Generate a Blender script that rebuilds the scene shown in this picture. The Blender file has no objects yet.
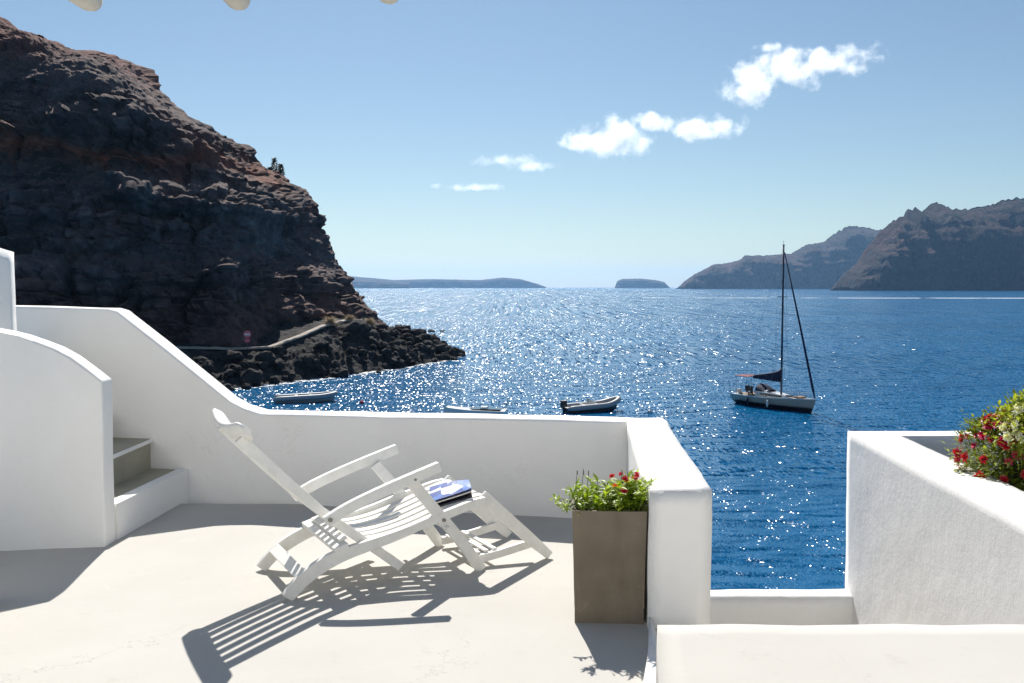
import bpy, bmesh, math, random
from mathutils import Vector, Matrix, noise as N
R = math.radians
random.seed(7)
scn = bpy.context.scene
COL = scn.collection
SEA = -10.8
SUN_EL, SUN_AZ = 44.5, -8.5
K = 947/740          # survey of the terrace was made with a 26 mm lens; the lens is 33 mm, so depths stretch by K

# ------------------------------------------------------------------ helpers
def link(o):
    COL.objects.link(o); return o

def tag(o, label=None, cat=None, group=None, kind=None):
    if label: o['label'] = label
    if cat: o['category'] = cat
    if group: o['group'] = group
    if kind: o['kind'] = kind
    return o

def empty(name, loc=(0, 0, 0), rz=0.0):
    o = bpy.data.objects.new(name, None)
    o.empty_display_size = 0.2
    o.location = loc; o.rotation_euler = (0, 0, rz)
    return link(o)

def obj(name, bm, mat, parent=None, smooth=False, loc=None):
    me = bpy.data.meshes.new(name)
    bm.normal_update()
    bm.to_mesh(me); bm.free()
    mats = mat if isinstance(mat, (list, tuple)) else [mat]
    for m in mats: me.materials.append(m)
    if smooth:
        for p in me.polygons: p.use_smooth = True
    o = bpy.data.objects.new(name, me)
    if loc: o.location = loc
    link(o)
    if parent: o.parent = parent
    return o

def copy_tree(o, parent=None):
    c = o.copy(); COL.objects.link(c)
    if parent: c.parent = parent
    for ch in list(o.children): copy_tree(ch, c)
    return c

def add_box(bm, x0, x1, y0, y1, z0, z1, m=None):
    vs = [bm.verts.new(v) for v in ((x0,y0,z0),(x1,y0,z0),(x1,y1,z0),(x0,y1,z0),(x0,y0,z1),(x1,y0,z1),(x1,y1,z1),(x0,y1,z1))]
    if m is not None:
        for v in vs: v.co = m @ v.co
    for f in ((0,3,2,1),(4,5,6,7),(0,1,5,4),(1,2,6,5),(2,3,7,6),(3,0,4,7)):
        bm.faces.new([vs[i] for i in f])
    return vs

def add_prism(bm, pts, z0, z1):
    """plan polygon (counter clockwise) extruded from z0 to z1; z1 may be a list of heights"""
    n = len(pts)
    zt = z1 if isinstance(z1, (list, tuple)) else [z1]*n
    a = [bm.verts.new((p[0], p[1], z0)) for p in pts]
    b = [bm.verts.new((p[0], p[1], z)) for p, z in zip(pts, zt)]
    bm.faces.new(a[::-1]); bm.faces.new(b)
    for i in range(n):
        j = (i+1) % n
        bm.faces.new((a[i], a[j], b[j], b[i]))

def bevel(bm, off, seg=2, ang=25):
    es = [e for e in bm.edges if len(e.link_faces) == 2 and e.calc_face_angle(0) > R(ang)]
    bmesh.ops.bevel(bm, geom=es, offset=off, segments=seg, profile=0.5, affect='EDGES', clamp_overlap=True)

def add_tube(bm, pts, rad, seg=8, caps=True):
    pts = [Vector(p) for p in pts]
    rads = rad if isinstance(rad, (list, tuple)) else [rad]*len(pts)
    rings = []
    up = None
    for i, p in enumerate(pts):
        t = (pts[min(i+1, len(pts)-1)] - pts[max(i-1, 0)]).normalized()
        if up is None:
            up = Vector((0,0,1)) if abs(t.z) < .9 else Vector((1,0,0))
        s = t.cross(up).normalized(); u = s.cross(t).normalized(); up = u
        rings.append([bm.verts.new(p + (s*math.cos(2*math.pi*k/seg) + u*math.sin(2*math.pi*k/seg))*rads[i]) for k in range(seg)])
    for a, b in zip(rings, rings[1:]):
        for k in range(seg):
            bm.faces.new((a[k], a[(k+1)%seg], b[(k+1)%seg], b[k]))
    if caps:
        bm.faces.new(rings[0][::-1]); bm.faces.new(rings[-1])

def add_grid(bm, rows):
    vr = [[bm.verts.new(p) for p in r] for r in rows]
    for a, b in zip(vr, vr[1:]):
        for k in range(len(a)-1):
            bm.faces.new((a[k], a[k+1], b[k+1], b[k]))
    return vr

def fbm(p, oct=4, H=0.5, lac=2.1):
    s, a, q = 0.0, 1.0, Vector(p)
    for _ in range(oct):
        s += a*N.noise(q); q = q*lac; a *= H
    return s

def ridged(p, oct=4):
    s, a, q = 0.0, 1.0, Vector(p)
    for _ in range(oct):
        s += a*(1-2*abs(N.noise(q))); q = q*2.1; a *= .5
    return s

def lerp(a, b, t): return a+(b-a)*t
def interp(xs, ys, x):
    if x <= xs[0]: return ys[0]
    for i in range(len(xs)-1):
        if x <= xs[i+1]:
            return lerp(ys[i], ys[i+1], (x-xs[i])/(xs[i+1]-xs[i]))
    return ys[-1]

# ------------------------------------------------------------------ materials
def new_mat(name):
    m = bpy.data.materials.new(name); m.use_nodes = True
    nt = m.node_tree
    return m, nt, nt.nodes['Principled BSDF']

def nd(nt, typ, **kw):
    n = nt.nodes.new(typ)
    for k, v in kw.items(): setattr(n, k, v)
    return n

def noise_node(nt, scale, detail=4, rough=.55, vec=None, dim='3D'):
    n = nd(nt, 'ShaderNodeTexNoise'); n.noise_dimensions = dim
    n.inputs['Scale'].default_value = scale; n.inputs['Detail'].default_value = detail
    n.inputs['Roughness'].default_value = rough
    if vec is not None: nt.links.new(vec, n.inputs['Vector'])
    return n

def ramp(nt, fac, stops):
    r = nd(nt, 'ShaderNodeValToRGB')
    e = r.color_ramp.elements
    while len(e) < len(stops): e.new(.5)
    for k, (p, c) in zip(e, stops):
        k.position = p; k.color = (*c, 1) if len(c) == 3 else c
    nt.links.new(fac, r.inputs['Fac'])
    return r

def mixc(nt, fac, a, b, mode='MIX'):
    m = nd(nt, 'ShaderNodeMix', data_type='RGBA', blend_type=mode)
    for s, v in (('Factor', fac), ('A', a), ('B', b)):
        i = [x for x in m.inputs if x.name == s and (x.type == 'RGBA' if s != 'Factor' else x.type == 'VALUE')][0]
        if hasattr(v, 'is_linked') or hasattr(v, 'links'): nt.links.new(v, i)
        else: i.default_value = v if s == 'Factor' else (*v, 1)
    return [o for o in m.outputs if o.type == 'RGBA'][0]

def math_n(nt, op, a, b=None, clamp=False):
    m = nd(nt, 'ShaderNodeMath', operation=op, use_clamp=clamp)
    for i, v in enumerate((a, b)):
        if v is None: continue
        if isinstance(v, (int, float)): m.inputs[i].default_value = v
        else: nt.links.new(v, m.inputs[i])
    return m.outputs[0]

def bump(nt, bsdf, height, strength, dist, prev=None):
    b = nd(nt, 'ShaderNodeBump'); b.inputs['Strength'].default_value = strength; b.inputs['Distance'].default_value = dist
    nt.links.new(height, b.inputs['Height'])
    if prev is not None: nt.links.new(prev, b.inputs['Normal'])
    if bsdf is not None: nt.links.new(b.outputs[0], bsdf.inputs['Normal'])
    return b.outputs[0]

def simple(name, c, rough=.5, metal=0, var=.12, scale=8, bmp=0, bdist=.002, spec=.5, coat=0):
    m, nt, b = new_mat(name)
    tc = nd(nt, 'ShaderNodeTexCoord')
    n = noise_node(nt, scale, 5, .6, tc.outputs['Object'])
    lo = tuple(max(0, x*(1-var)) for x in c); hi = tuple(min(1, x*(1+var)) for x in c)
    r = ramp(nt, n.outputs['Fac'], [(.3, lo), (.7, hi)])
    nt.links.new(r.outputs[0], b.inputs['Base Color'])
    b.inputs['Roughness'].default_value = rough; b.inputs['Metallic'].default_value = metal
    b.inputs['Specular IOR Level'].default_value = spec; b.inputs['Coat Weight'].default_value = coat
    if bmp:
        n2 = noise_node(nt, scale*6, 4, .6, tc.outputs['Object'])
        bump(nt, b, n2.outputs['Fac'], bmp, bdist)
    return m

def plaster(name, c, fine=.35, coarse=.25, stain=.06, finescale=160):
    m, nt, b = new_mat(name)
    tc = nd(nt, 'ShaderNodeTexCoord'); g = nd(nt, 'ShaderNodeNewGeometry')
    P = g.outputs['Position']
    big = noise_node(nt, 1.3, 5, .6, P)
    r = ramp(nt, big.outputs['Fac'], [(.25, tuple(x*(1-stain) for x in c)), (.62, c)])
    spots = noise_node(nt, 7, 8, .75, P)
    sp = ramp(nt, spots.outputs['Fac'], [(.66, (0, 0, 0)), (.80, (1, 1, 1))])
    f = math_n(nt, 'MULTIPLY', sp.outputs[0], .35)
    col = mixc(nt, f, r.outputs[0], tuple(x*y for x, y in zip(c, (.82, .79, .74))))
    pt = nd(nt, 'ShaderNodeTexVoronoi', feature='DISTANCE_TO_EDGE'); pt.inputs['Scale'].default_value = 1.1
    wv = noise_node(nt, 3, 5, .7, P); va = nd(nt, 'ShaderNodeVectorMath', operation='ADD'); nt.links.new(P, va.inputs[0]); nt.links.new(wv.outputs['Color'], va.inputs[1]); nt.links.new(va.outputs[0], pt.inputs['Vector'])
    cr = ramp(nt, pt.outputs['Distance'], [(0, (1,)*3), (.006, (0,)*3)])
    msk = noise_node(nt, .9, 2, .5, P); mk = ramp(nt, msk.outputs['Fac'], [(.56, (0,)*3), (.66, (1,)*3)])
    col = mixc(nt, math_n(nt, 'MULTIPLY', math_n(nt, 'MULTIPLY', cr.outputs[0], mk.outputs[0]), .30), col, (.40, .38, .35))
    pch = noise_node(nt, 2.1, 3, .5, P); pr = ramp(nt, pch.outputs['Fac'], [(.53, (0,)*3), (.56, (1,)*3)])
    col = mixc(nt, math_n(nt, 'MULTIPLY', pr.outputs[0], .22), col, tuple(min(.9, x*1.06) for x in c))
    nt.links.new(col, b.inputs['Base Color'])
    b.inputs['Roughness'].default_value = .85; b.inputs['Specular IOR Level'].default_value = .25
    h1 = noise_node(nt, finescale, 6, .65, P); h2 = noise_node(nt, 7, 5, .6, P); h3 = noise_node(nt, 38, 3, .5, P)
    n1 = bump(nt, None, h2.outputs['Fac'], coarse, .03)
    n2 = bump(nt, None, h3.outputs['Fac'], coarse*.8, .006, n1)
    bump(nt, b, h1.outputs['Fac'], fine, .003, n2)
    return m

M = {}
M['wall'] = plaster('white_plaster', (.89, .878, .845), .3, .22, .05)
M['wall_rough'] = plaster('rough_white_plaster', (.82, .80, .77), .5, .2, .07, 120)
def wood_mat():
    m, nt, b = new_mat('white_painted_wood')
    P = nd(nt, 'ShaderNodeTexCoord').outputs['Object']
    mp = nd(nt, 'ShaderNodeMapping'); mp.inputs['Scale'].default_value = (3, 30, 14); nt.links.new(P, mp.inputs['Vector'])
    g = noise_node(nt, 3, 5, .6, mp.outputs[0]); n = noise_node(nt, 14, 6, .7, P); ch = noise_node(nt, 34, 8, .75, P)
    c = ramp(nt, n.outputs['Fac'], [(.3, (.74, .725, .68)), (.65, (.84, .83, .79))])
    k = ramp(nt, ch.outputs['Fac'], [(.675, (0,)*3), (.70, (1,)*3)])
    col = mixc(nt, math_n(nt, 'MULTIPLY', k.outputs[0], .75), c.outputs[0], (.40, .36, .30))
    nt.links.new(col, b.inputs['Base Color']); b.inputs['Roughness'].default_value = .5
    n1 = bump(nt, None, g.outputs['Fac'], .35, .002)
    inv = math_n(nt, 'SUBTRACT', 1.0, k.outputs[0]); bump(nt, b, inv, .5, .001, n1)
    return m
M['wood'] = wood_mat()
M['bolt'] = simple('dull_steel', (.25, .24, .22), .45, .8)
M['step'] = simple('grey_cement', (.37, .345, .27), .85, var=.12, scale=3, bmp=.4, bdist=.003)

def floor_mat():
    m, nt, b = new_mat('cement_screed')
    P = nd(nt, 'ShaderNodeNewGeometry').outputs['Position']
    a = noise_node(nt, .9, 6, .6, P); s = noise_node(nt, 6, 8, .7, P); f = noise_node(nt, 55, 5, .7, P)
    r = ramp(nt, a.outputs['Fac'], [(.3, (.475, .455, .415)), (.7, (.525, .507, .468))])
    sp = ramp(nt, s.outputs['Fac'], [(.60, (0,)*3), (.74, (1,)*3)])
    c = mixc(nt, math_n(nt, 'MULTIPLY', sp.outputs[0], .45), r.outputs[0], (.355, .335, .30))
    fs = ramp(nt, f.outputs['Fac'], [(.66, (0,)*3), (.72, (1,)*3)])
    c = mixc(nt, math_n(nt, 'MULTIPLY', fs.outputs[0], .18), c, (.42, .38, .33))
    sc = noise_node(nt, 2.6, 10, .72, P); sr = ramp(nt, sc.outputs['Fac'], [(.60, (0,)*3), (.66, (1,)*3)])
    c = mixc(nt, math_n(nt, 'MULTIPLY', sr.outputs[0], .22), c, (.60, .57, .52))
    mpx = nd(nt, 'ShaderNodeMapping'); mpx.inputs['Rotation'].default_value = (0, 0, R(20)); mpx.inputs['Scale'].default_value = (2, 14, 1); nt.links.new(P, mpx.inputs['Vector'])
    sk = noise_node(nt, 1.6, 6, .7, mpx.outputs[0]); skr = ramp(nt, sk.outputs['Fac'], [(.68, (0,)*3), (.75, (1,)*3)])
    c = mixc(nt, math_n(nt, 'MULTIPLY', skr.outputs[0], .35), c, (.30, .275, .24))
    vo = nd(nt, 'ShaderNodeTexVoronoi', feature='DISTANCE_TO_EDGE'); vo.inputs['Scale'].default_value = .55
    wv = noise_node(nt, 2.5, 5, .7, P); va = nd(nt, 'ShaderNodeVectorMath', operation='ADD'); nt.links.new(P, va.inputs[0]); nt.links.new(wv.outputs['Color'], va.inputs[1]); nt.links.new(va.outputs[0], vo.inputs['Vector'])
    cr = ramp(nt, vo.outputs['Distance'], [(0, (1,)*3), (.004, (0,)*3)])
    mkn = ramp(nt, a.outputs['Fac'], [(.45, (0,)*3), (.6, (1,)*3)])
    c = mixc(nt, math_n(nt, 'MULTIPLY', math_n(nt, 'MULTIPLY', cr.outputs[0], mkn.outputs[0]), .5), c, (.22, .2, .17))
    nt.links.new(c, b.inputs['Base Color'])
    b.inputs['Roughness'].default_value = .8; b.inputs['Specular IOR Level'].default_value = .25
    n1 = bump(nt, None, a.outputs['Fac'], .2, .03)
    n2 = bump(nt, None, s.outputs['Fac'], .25, .008, n1)
    bump(nt, b, f.outputs['Fac'], .3, .002, n2)
    return m
M['floor'] = floor_mat()

def planter_mat():
    m, nt, b = new_mat('taupe_concrete')
    P = nd(nt, 'ShaderNodeTexCoord').outputs['Object']
    a = noise_node(nt, 4, 6, .6, P); w = noise_node(nt, 2.2, 2, .5, P)
    r = ramp(nt, a.outputs['Fac'], [(.3, (.14, .112, .076)), (.7, (.20, .165, .118))])
    sp = noise_node(nt, 11, 9, .78, P); sr = ramp(nt, sp.outputs['Fac'], [(.60, (0,)*3), (.68, (1,)*3)])
    c = mixc(nt, math_n(nt, 'MULTIPLY', sr.outputs[0], .5), r.outputs[0], (.30, .26, .17))
    st = nd(nt, 'ShaderNodeMapping'); st.inputs['Scale'].default_value = (16, 16, 1.6); nt.links.new(P, st.inputs['Vector'])
    dr_ = noise_node(nt, 1, 4, .6, st.outputs[0]); dd = ramp(nt, dr_.outputs['Fac'], [(.55, (0,)*3), (.72, (1,)*3)])
    c = mixc(nt, math_n(nt, 'MULTIPLY', dd.outputs[0], .3), c, (.085, .066, .044))
    nt.links.new(c, b.inputs['Base Color'])
    b.inputs['Roughness'].default_value = .7
    wv = nd(nt, 'ShaderNodeTexWave', wave_type='RINGS'); wv.inputs['Scale'].default_value = 3; wv.inputs['Distortion'].default_value = 5
    nt.links.new(P, wv.inputs['Vector'])
    n1 = bump(nt, None, w.outputs['Fac'], .6, .04)
    n2 = bump(nt, None, wv.outputs['Fac'], .22, .006, n1)
    h = noise_node(nt, 60, 5, .7, P); bump(nt, b, h.outputs['Fac'], .35, .002, n2)
    return m
M['planter'] = planter_mat()
M['soil'] = simple('dark_soil', (.05, .035, .025), .95, var=.4, scale=40, bmp=.8, bdist=.01)

def leaf_mat(name, c, var=.35, trans=.45):
    m, nt, b = new_mat(name)
    oi = nd(nt, 'ShaderNodeTexCoord'); n = noise_node(nt, 22, 3, .6, oi.outputs['Object'])
    r = ramp(nt, n.outputs['Fac'], [(.3, tuple(x*(1-var) for x in c)), (.7, tuple(min(1, x*(1+var)) for x in c))])
    nt.links.new(r.outputs[0], b.inputs['Base Color']); b.inputs['Roughness'].default_value = .45
    t = nd(nt, 'ShaderNodeBsdfTranslucent')
    tcol = mixc(nt, 1.0, r.outputs[0], (1.0, 1.0, .45), 'MULTIPLY')
    hs = nd(nt, 'ShaderNodeHueSaturation'); hs.inputs['Value'].default_value = 1.9; nt.links.new(tcol, hs.inputs['Color'])
    nt.links.new(hs.outputs[0], t.inputs['Color'])
    mx = nd(nt, 'ShaderNodeMixShader'); mx.inputs[0].default_value = trans
    nt.links.new(b.outputs[0], mx.inputs[1]); nt.links.new(t.outputs[0], mx.inputs[2])
    nt.links.new(mx.outputs[0], nt.nodes['Material Output'].inputs['Surface'])
    return m
M['leaf_bright'] = leaf_mat('fresh_green_leaf', (.26, .345, .028))
M['leaf_dark'] = leaf_mat('green_leaf', (.20, .235, .035), .35, .55)
M['shrub'] = leaf_mat('dark_shrub_leaf', (.03, .04, .015), .35, .2)
M['stem'] = simple('green_stem', (.07, .09, .03), .6)
M['petal_red'] = leaf_mat('red_petal', (.50, .016, .030), .25, .35)
M['petal_coral'] = leaf_mat('coral_petal', (.62, .07, .03), .2, .35)
M['petal_pink'] = leaf_mat('magenta_petal', (.55, .012, .10), .25, .35)
M['petal_white'] = leaf_mat('white_petal', (.80, .79, .74), .08, .3)
M['dry'] = simple('dry_grass', (.52, .42, .29), .8, var=.25, scale=3)

def rock_mat(name, cols, ash=.55, zlo=-8, zhi=60, bscale=.5, scree=None, s0=.45, s1=.75, zs=1.0):
    """cols: list of (height position 0..1, colour)"""
    m, nt, b = new_mat(name)
    P = nd(nt, 'ShaderNodeNewGeometry').outputs['Position']
    sep = nd(nt, 'ShaderNodeSeparateXYZ'); nt.links.new(P, sep.inputs[0])
    w = noise_node(nt, .05*bscale*2, 6, .6, P)
    z = math_n(nt, 'DIVIDE', math_n(nt, 'SUBTRACT', sep.outputs['Z'], zlo), zhi-zlo)
    z = math_n(nt, 'ADD', z, math_n(nt, 'MULTIPLY', math_n(nt, 'SUBTRACT', w.outputs['Fac'], .5), .35), True)
    r = ramp(nt, z, cols)
    n = noise_node(nt, .8*bscale, 9, .72, P)
    v = ramp(nt, n.outputs['Fac'], [(.3, (.45, .45, .47)), (.55, (1, 1, 1)), (.72, (1.9, 1.75, 1.6))])
    v2n = noise_node(nt, .22*bscale, 4, .6, P); v2 = ramp(nt, v2n.outputs['Fac'], [(.35, (.40, .40, .42)), (.5, (.95, .95, .95)), (.66, (1.45, 1.35, 1.3))])
    base_ = mixc(nt, 1.0, r.outputs[0], v2.outputs[0], 'MULTIPLY')
    c = mixc(nt, 1.0, base_, v.outputs[0], 'MULTIPLY')
    # rusty cinder pockets
    rpm = nd(nt, 'ShaderNodeMapping'); rpm.inputs['Scale'].default_value = (1, 1, zs); nt.links.new(P, rpm.inputs['Vector'])
    rp = noise_node(nt, .07*bscale*(2.5 if zs < .5 else 1), 6, .62, rpm.outputs[0]); rr = ramp(nt, rp.outputs['Fac'], [(.52, (0,)*3), (.64, (1,)*3)])
    if scree: c = mixc(nt, math_n(nt, 'MULTIPLY', rr.outputs[0], .6), c, mixc(nt, 1.0, (scree[0]*.9, scree[1]*.55, scree[2]*.5), v.outputs[0], 'MULTIPLY'))
    # pale ash pockets
    p = noise_node(nt, .16*bscale, 7, .7, P)
    pr = ramp(nt, p.outputs['Fac'], [(.56, (0,)*3), (.70, (1,)*3)])
    c = mixc(nt, math_n(nt, 'MULTIPLY', pr.outputs[0], ash), c, (.135, .108, .098))
    if scree:   # loose scree lies on the gentler slopes
        gn = nd(nt, 'ShaderNodeNewGeometry'); sn = nd(nt, 'ShaderNodeSeparateXYZ'); nt.links.new(gn.outputs['True Normal'], sn.inputs[0])
        jn = noise_node(nt, .45*bscale, 5, .65, P)
        jz = math_n(nt, 'ADD', sn.outputs['Z'], math_n(nt, 'MULTIPLY', math_n(nt, 'SUBTRACT', jn.outputs['Fac'], .5), .9))
        sr = ramp(nt, jz, [(s0, (0,)*3), (s1, (1,)*3)])
        sc_ = mixc(nt, 1.0, mixc(nt, .4, r.outputs[0], scree), v.outputs[0], 'MULTIPLY')
        c = mixc(nt, sr.outputs[0], c, sc_)
    nt.links.new(c, b.inputs['Base Color'])
    b.inputs['Roughness'].default_value = .9; b.inputs['Specular IOR Level'].default_value = .2
    vo = nd(nt, 'ShaderNodeTexVoronoi', feature='DISTANCE_TO_EDGE'); vo.inputs['Scale'].default_value = .9*bscale
    mp = nd(nt, 'ShaderNodeMapping'); mp.inputs['Scale'].default_value = (1, 1, .6)
    wp = noise_node(nt, 1.1*bscale, 3, .6, P)
    add = nd(nt, 'ShaderNodeVectorMath', operation='ADD')
    nt.links.new(P, add.inputs[0]); nt.links.new(wp.outputs['Color'], add.inputs[1])
    nt.links.new(add.outputs[0], mp.inputs['Vector']); nt.links.new(mp.outputs[0], vo.inputs['Vector'])
    n1 = bump(nt, None, vo.outputs['Distance'], .7, .7/bscale*.5)
    bump(nt, b, n.outputs['Fac'], .9, 1.0/bscale*.5, n1)
    return m
M['cliff'] = rock_mat('volcanic_cliff', [(0, (.105, .075, .074)), (.12, (.135, .086, .078)), (.20, (.105, .104, .112)), (.36, (.112, .107, .113)), (.40, (.155, .086, .068)), (.43, (.30, .105, .060)), (.46, (.125, .096, .093)),
    (.58, (.105, .100, .106)), (.66, (.135, .088, .082)), (.74, (.200, .078, .062)), (1, (.215, .080, .062))], ash=.45, zlo=-8, zhi=62, scree=(.210, .112, .084))
M['boulder'] = rock_mat('black_basalt', [(0, (.034, .032, .033)), (1, (.052, .047, .046))], ash=.25, zlo=-12, zhi=0, bscale=2.2)
M['headland'] = rock_mat('caldera_rock', [(0, (.020, .012, .012)), (.25, (.018, .014, .016)), (.5, (.048, .018, .014)), (.75, (.018, .014, .015)), (1, (.026, .020, .017))], ash=.05, zlo=-10, zhi=300, bscale=.035, scree=(.085, .030, .020), s0=.60, s1=1.05, zs=.22)
M['path'] = simple('pale_path', (.36, .31, .26), .9, var=.2, scale=.6)

def sea_mat():
    m, nt, b = new_mat('sea_water')
    P = nd(nt, 'ShaderNodeNewGeometry').outputs['Position']
    mp = nd(nt, 'ShaderNodeMapping'); mp.inputs['Rotation'].default_value = (0, 0, R(14)); mp.inputs['Scale'].default_value = (.8, 1.5, 1)
    nt.links.new(P, mp.inputs['Vector'])
    V = mp.outputs[0]
    big = noise_node(nt, .012, 4, .6, V)
    c = ramp(nt, big.outputs['Fac'], [(.35, (.002, .096, .235)), (.65, (.003, .118, .285))])
    nt.links.new(c.outputs[0], b.inputs['Base Color'])
    b.inputs['Roughness'].default_value = .145
    b.inputs['IOR'].default_value = 1.33; b.inputs['Specular IOR Level'].default_value = .25
    w1 = noise_node(nt, .10, 2, .5, V); w2 = noise_node(nt, .42, 1, .6, V)
    n1 = bump(nt, None, w1.outputs['Fac'], 1, 1.4)
    n2 = bump(nt, None, w2.outputs['Fac'], 1, .9, n1)
    # wind ripples: small facets of random tilt; the wavelets that carry them grow offshore
    ln = nd(nt, 'ShaderNodeVectorMath', operation='LENGTH'); nt.links.new(P, ln.inputs[0])
    jit = noise_node(nt, .03, 2, .5, P)
    dist = math_n(nt, 'MULTIPLY', ln.outputs['Value'], math_n(nt, 'ADD', math_n(nt, 'MULTIPLY', jit.outputs['Fac'], .5), .75))
    col = None
    for k, (sx, sy, lo) in enumerate(((24, 10, 0), (8, 1.4, 62), (3.2, .21, 150), (1.2, .028, 400), (.35, .0023, 1200))):
        mv = nd(nt, 'ShaderNodeMapping'); mv.inputs['Scale'].default_value = (sx, sy, 1); mv.inputs['Location'].default_value = (17.3*k, 5.1*k, 0)
        nt.links.new(P, mv.inputs['Vector'])
        vo = nd(nt, 'ShaderNodeTexVoronoi', voronoi_dimensions='2D'); vo.inputs['Scale'].default_value = 1
        nt.links.new(mv.outputs[0], vo.inputs['Vector'])
        col = vo.outputs['Color'] if col is None else mixc(nt, math_n(nt, 'GREATER_THAN', dist, lo), col, vo.outputs['Color'])
    sp = nd(nt, 'ShaderNodeSeparateColor'); nt.links.new(col, sp.inputs[0])
    def tilt(o, o2, amp):   # centred, peaked at zero
        t = math_n(nt, 'SUBTRACT', math_n(nt, 'MULTIPLY', math_n(nt, 'ADD', o, o2), .5), .5)
        return math_n(nt, 'MULTIPLY', t, amp)
    ms = nd(nt, 'ShaderNodeMapping'); ms.inputs['Rotation'].default_value = (0, 0, R(-28)); ms.inputs['Scale'].default_value = (.10, .45, 1); nt.links.new(P, ms.inputs['Vector'])
    stn = noise_node(nt, 1, 3, .6, ms.outputs[0])
    gust = math_n(nt, 'ADD', math_n(nt, 'MULTIPLY', stn.outputs['Fac'], 1.5), .15)
    cmb = nd(nt, 'ShaderNodeCombineXYZ')
    nt.links.new(math_n(nt, 'MULTIPLY', tilt(sp.outputs[0], sp.outputs[2], .82), gust), cmb.inputs[0])
    nt.links.new(math_n(nt, 'MULTIPLY', tilt(sp.outputs[1], sp.outputs[1], 1.0), gust), cmb.inputs[1])
    ad = nd(nt, 'ShaderNodeVectorMath', operation='ADD'); nt.links.new(n2, ad.inputs[0]); nt.links.new(cmb.outputs[0], ad.inputs[1])
    nm = nd(nt, 'ShaderNodeVectorMath', operation='NORMALIZE'); nt.links.new(ad.outputs[0], nm.inputs[0])
    nt.links.new(nm.outputs[0], b.inputs['Normal'])
    return m
M['sea'] = sea_mat()

def foam_mat(name='sea_foam', scale=1.2, thr=.5):
    m, nt, b = new_mat(name)
    P = nd(nt, 'ShaderNodeNewGeometry').outputs['Position']
    uv = nd(nt, 'ShaderNodeUVMap')
    n = noise_node(nt, scale, 6, .7, P)
    b.inputs['Base Color'].default_value = (.75, .78, .80, 1); b.inputs['Roughness'].default_value = .6
    r = ramp(nt, n.outputs['Fac'], [(thr, (0,)*3), (thr+.06, (1,)*3)])
    nt.links.new(r.outputs[0], b.inputs['Alpha'])
    return m
M['foam'] = foam_mat()
M['wake'] = foam_mat('wake_foam', .03, .40)

M['hull_white'] = simple('white_gelcoat', (.72, .71, .68), .25, var=.05, scale=1, coat=.4)
M['hull_beige'] = simple('beige_gelcoat', (.50, .37, .29), .4, var=.06, scale=1)
M['navy'] = simple('navy_canvas', (.008, .013, .045), .8, var=.25, scale=3)
M['black'] = simple('black_paint', (.012, .012, .014), .45, var=.3, scale=3)
M['grey_rubber'] = simple('grey_rubber', (.30, .33, .36), .5, var=.1, scale=2)
M['dark_rubber'] = simple('charcoal_rubber', (.05, .055, .07), .5, var=.15, scale=2)
M['pale_rubber'] = simple('pale_grey_rubber', (.36, .36, .36), .5, var=.08, scale=2)
M['teak'] = simple('teak_deck', (.30, .19, .10), .6, var=.2, scale=6)
M['alu'] = simple('dark_anodised_spar', (.035, .045, .07), .4, .4)
M['wire'] = simple('rigging_wire', (.10, .11, .13), .4, .6)
M['glass'] = simple('smoked_window', (.01, .013, .018), .1, var=.1)
M['red'] = simple('red_paint', (.55, .03, .04), .4)
M['sign_red'] = simple('faded_red_sign', (.75, .14, .17), .4)
M['red_cloth'] = simple('red_cloth', (.16, .02, .035), .8)
M['pole'] = simple('weathered_pale_pole', (.62, .57, .48), .75, var=.14, scale=9, bmp=.5, bdist=.003)

# ------------------------------------------------------------------ world, sun, camera
w = bpy.data.worlds.new('World'); scn.world = w; w.use_nodes = True
nt = w.node_tree
sky = nd(nt, 'ShaderNodeTexSky', sky_type='NISHITA')
sky.sun_disc = False; sky.sun_elevation = R(SUN_EL); sky.sun_rotation = R(SUN_AZ % 360)
sky.altitude = 0; sky.air_density = 1.0; sky.dust_density = .25; sky.ozone_density = 1.2
nt.links.new(mixc(nt, 1.0, sky.outputs[0], (.94, 1.01, 1.03), 'MULTIPLY'), nt.nodes['Background'].inputs[0])
nt.nodes['Background'].inputs[1].default_value = .059

S = Vector((math.sin(R(SUN_AZ))*math.cos(R(SUN_EL)), math.cos(R(SUN_AZ))*math.cos(R(SUN_EL)), math.sin(R(SUN_EL))))
sl = bpy.data.lights.new('sun', 'SUN'); sl.energy = 5.0; sl.angle = R(.53); sl.color = (1, .955, .89)
so = link(bpy.data.objects.new('sun', sl)); so.rotation_euler = (-S).to_track_quat('-Z', 'Y').to_euler(); so.location = (-20, 80, 120)

cam = bpy.data.cameras.new('camera'); cam.sensor_width = 36; cam.lens = 947/1024*36; cam.clip_start = .1; cam.clip_end = 80000
co = link(bpy.data.objects.new('camera', cam)); co.location = (0, 0, 1.6)
co.rotation_euler = (R(90)-math.atan(54.5/947), 0, 0)
scn.camera = co
scn.view_settings.view_transform = 'Standard'; scn.view_settings.look = 'None'
scn.view_settings.exposure = .45; scn.view_settings.gamma = 1
scn.view_settings.use_curve_mapping = False
cy = scn.cycles
cy.use_denoising = True; cy.denoising_prefilter = 'NONE'; cy.denoising_input_passes = 'RGB_ALBEDO_NORMAL'
cy.max_bounces = 8; cy.diffuse_bounces = 6; cy.glossy_bounces = 3; cy.transmission_bounces = 4; cy.transparent_max_bounces = 12
cy.volume_bounces = 5; cy.sample_clamp_indirect = 6; cy.sample_clamp_direct = 12
cy.volume_step_rate = 1.0; cy.volume_max_steps = 128
cy.caustics_reflective = False; cy.caustics_refractive = False

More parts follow.
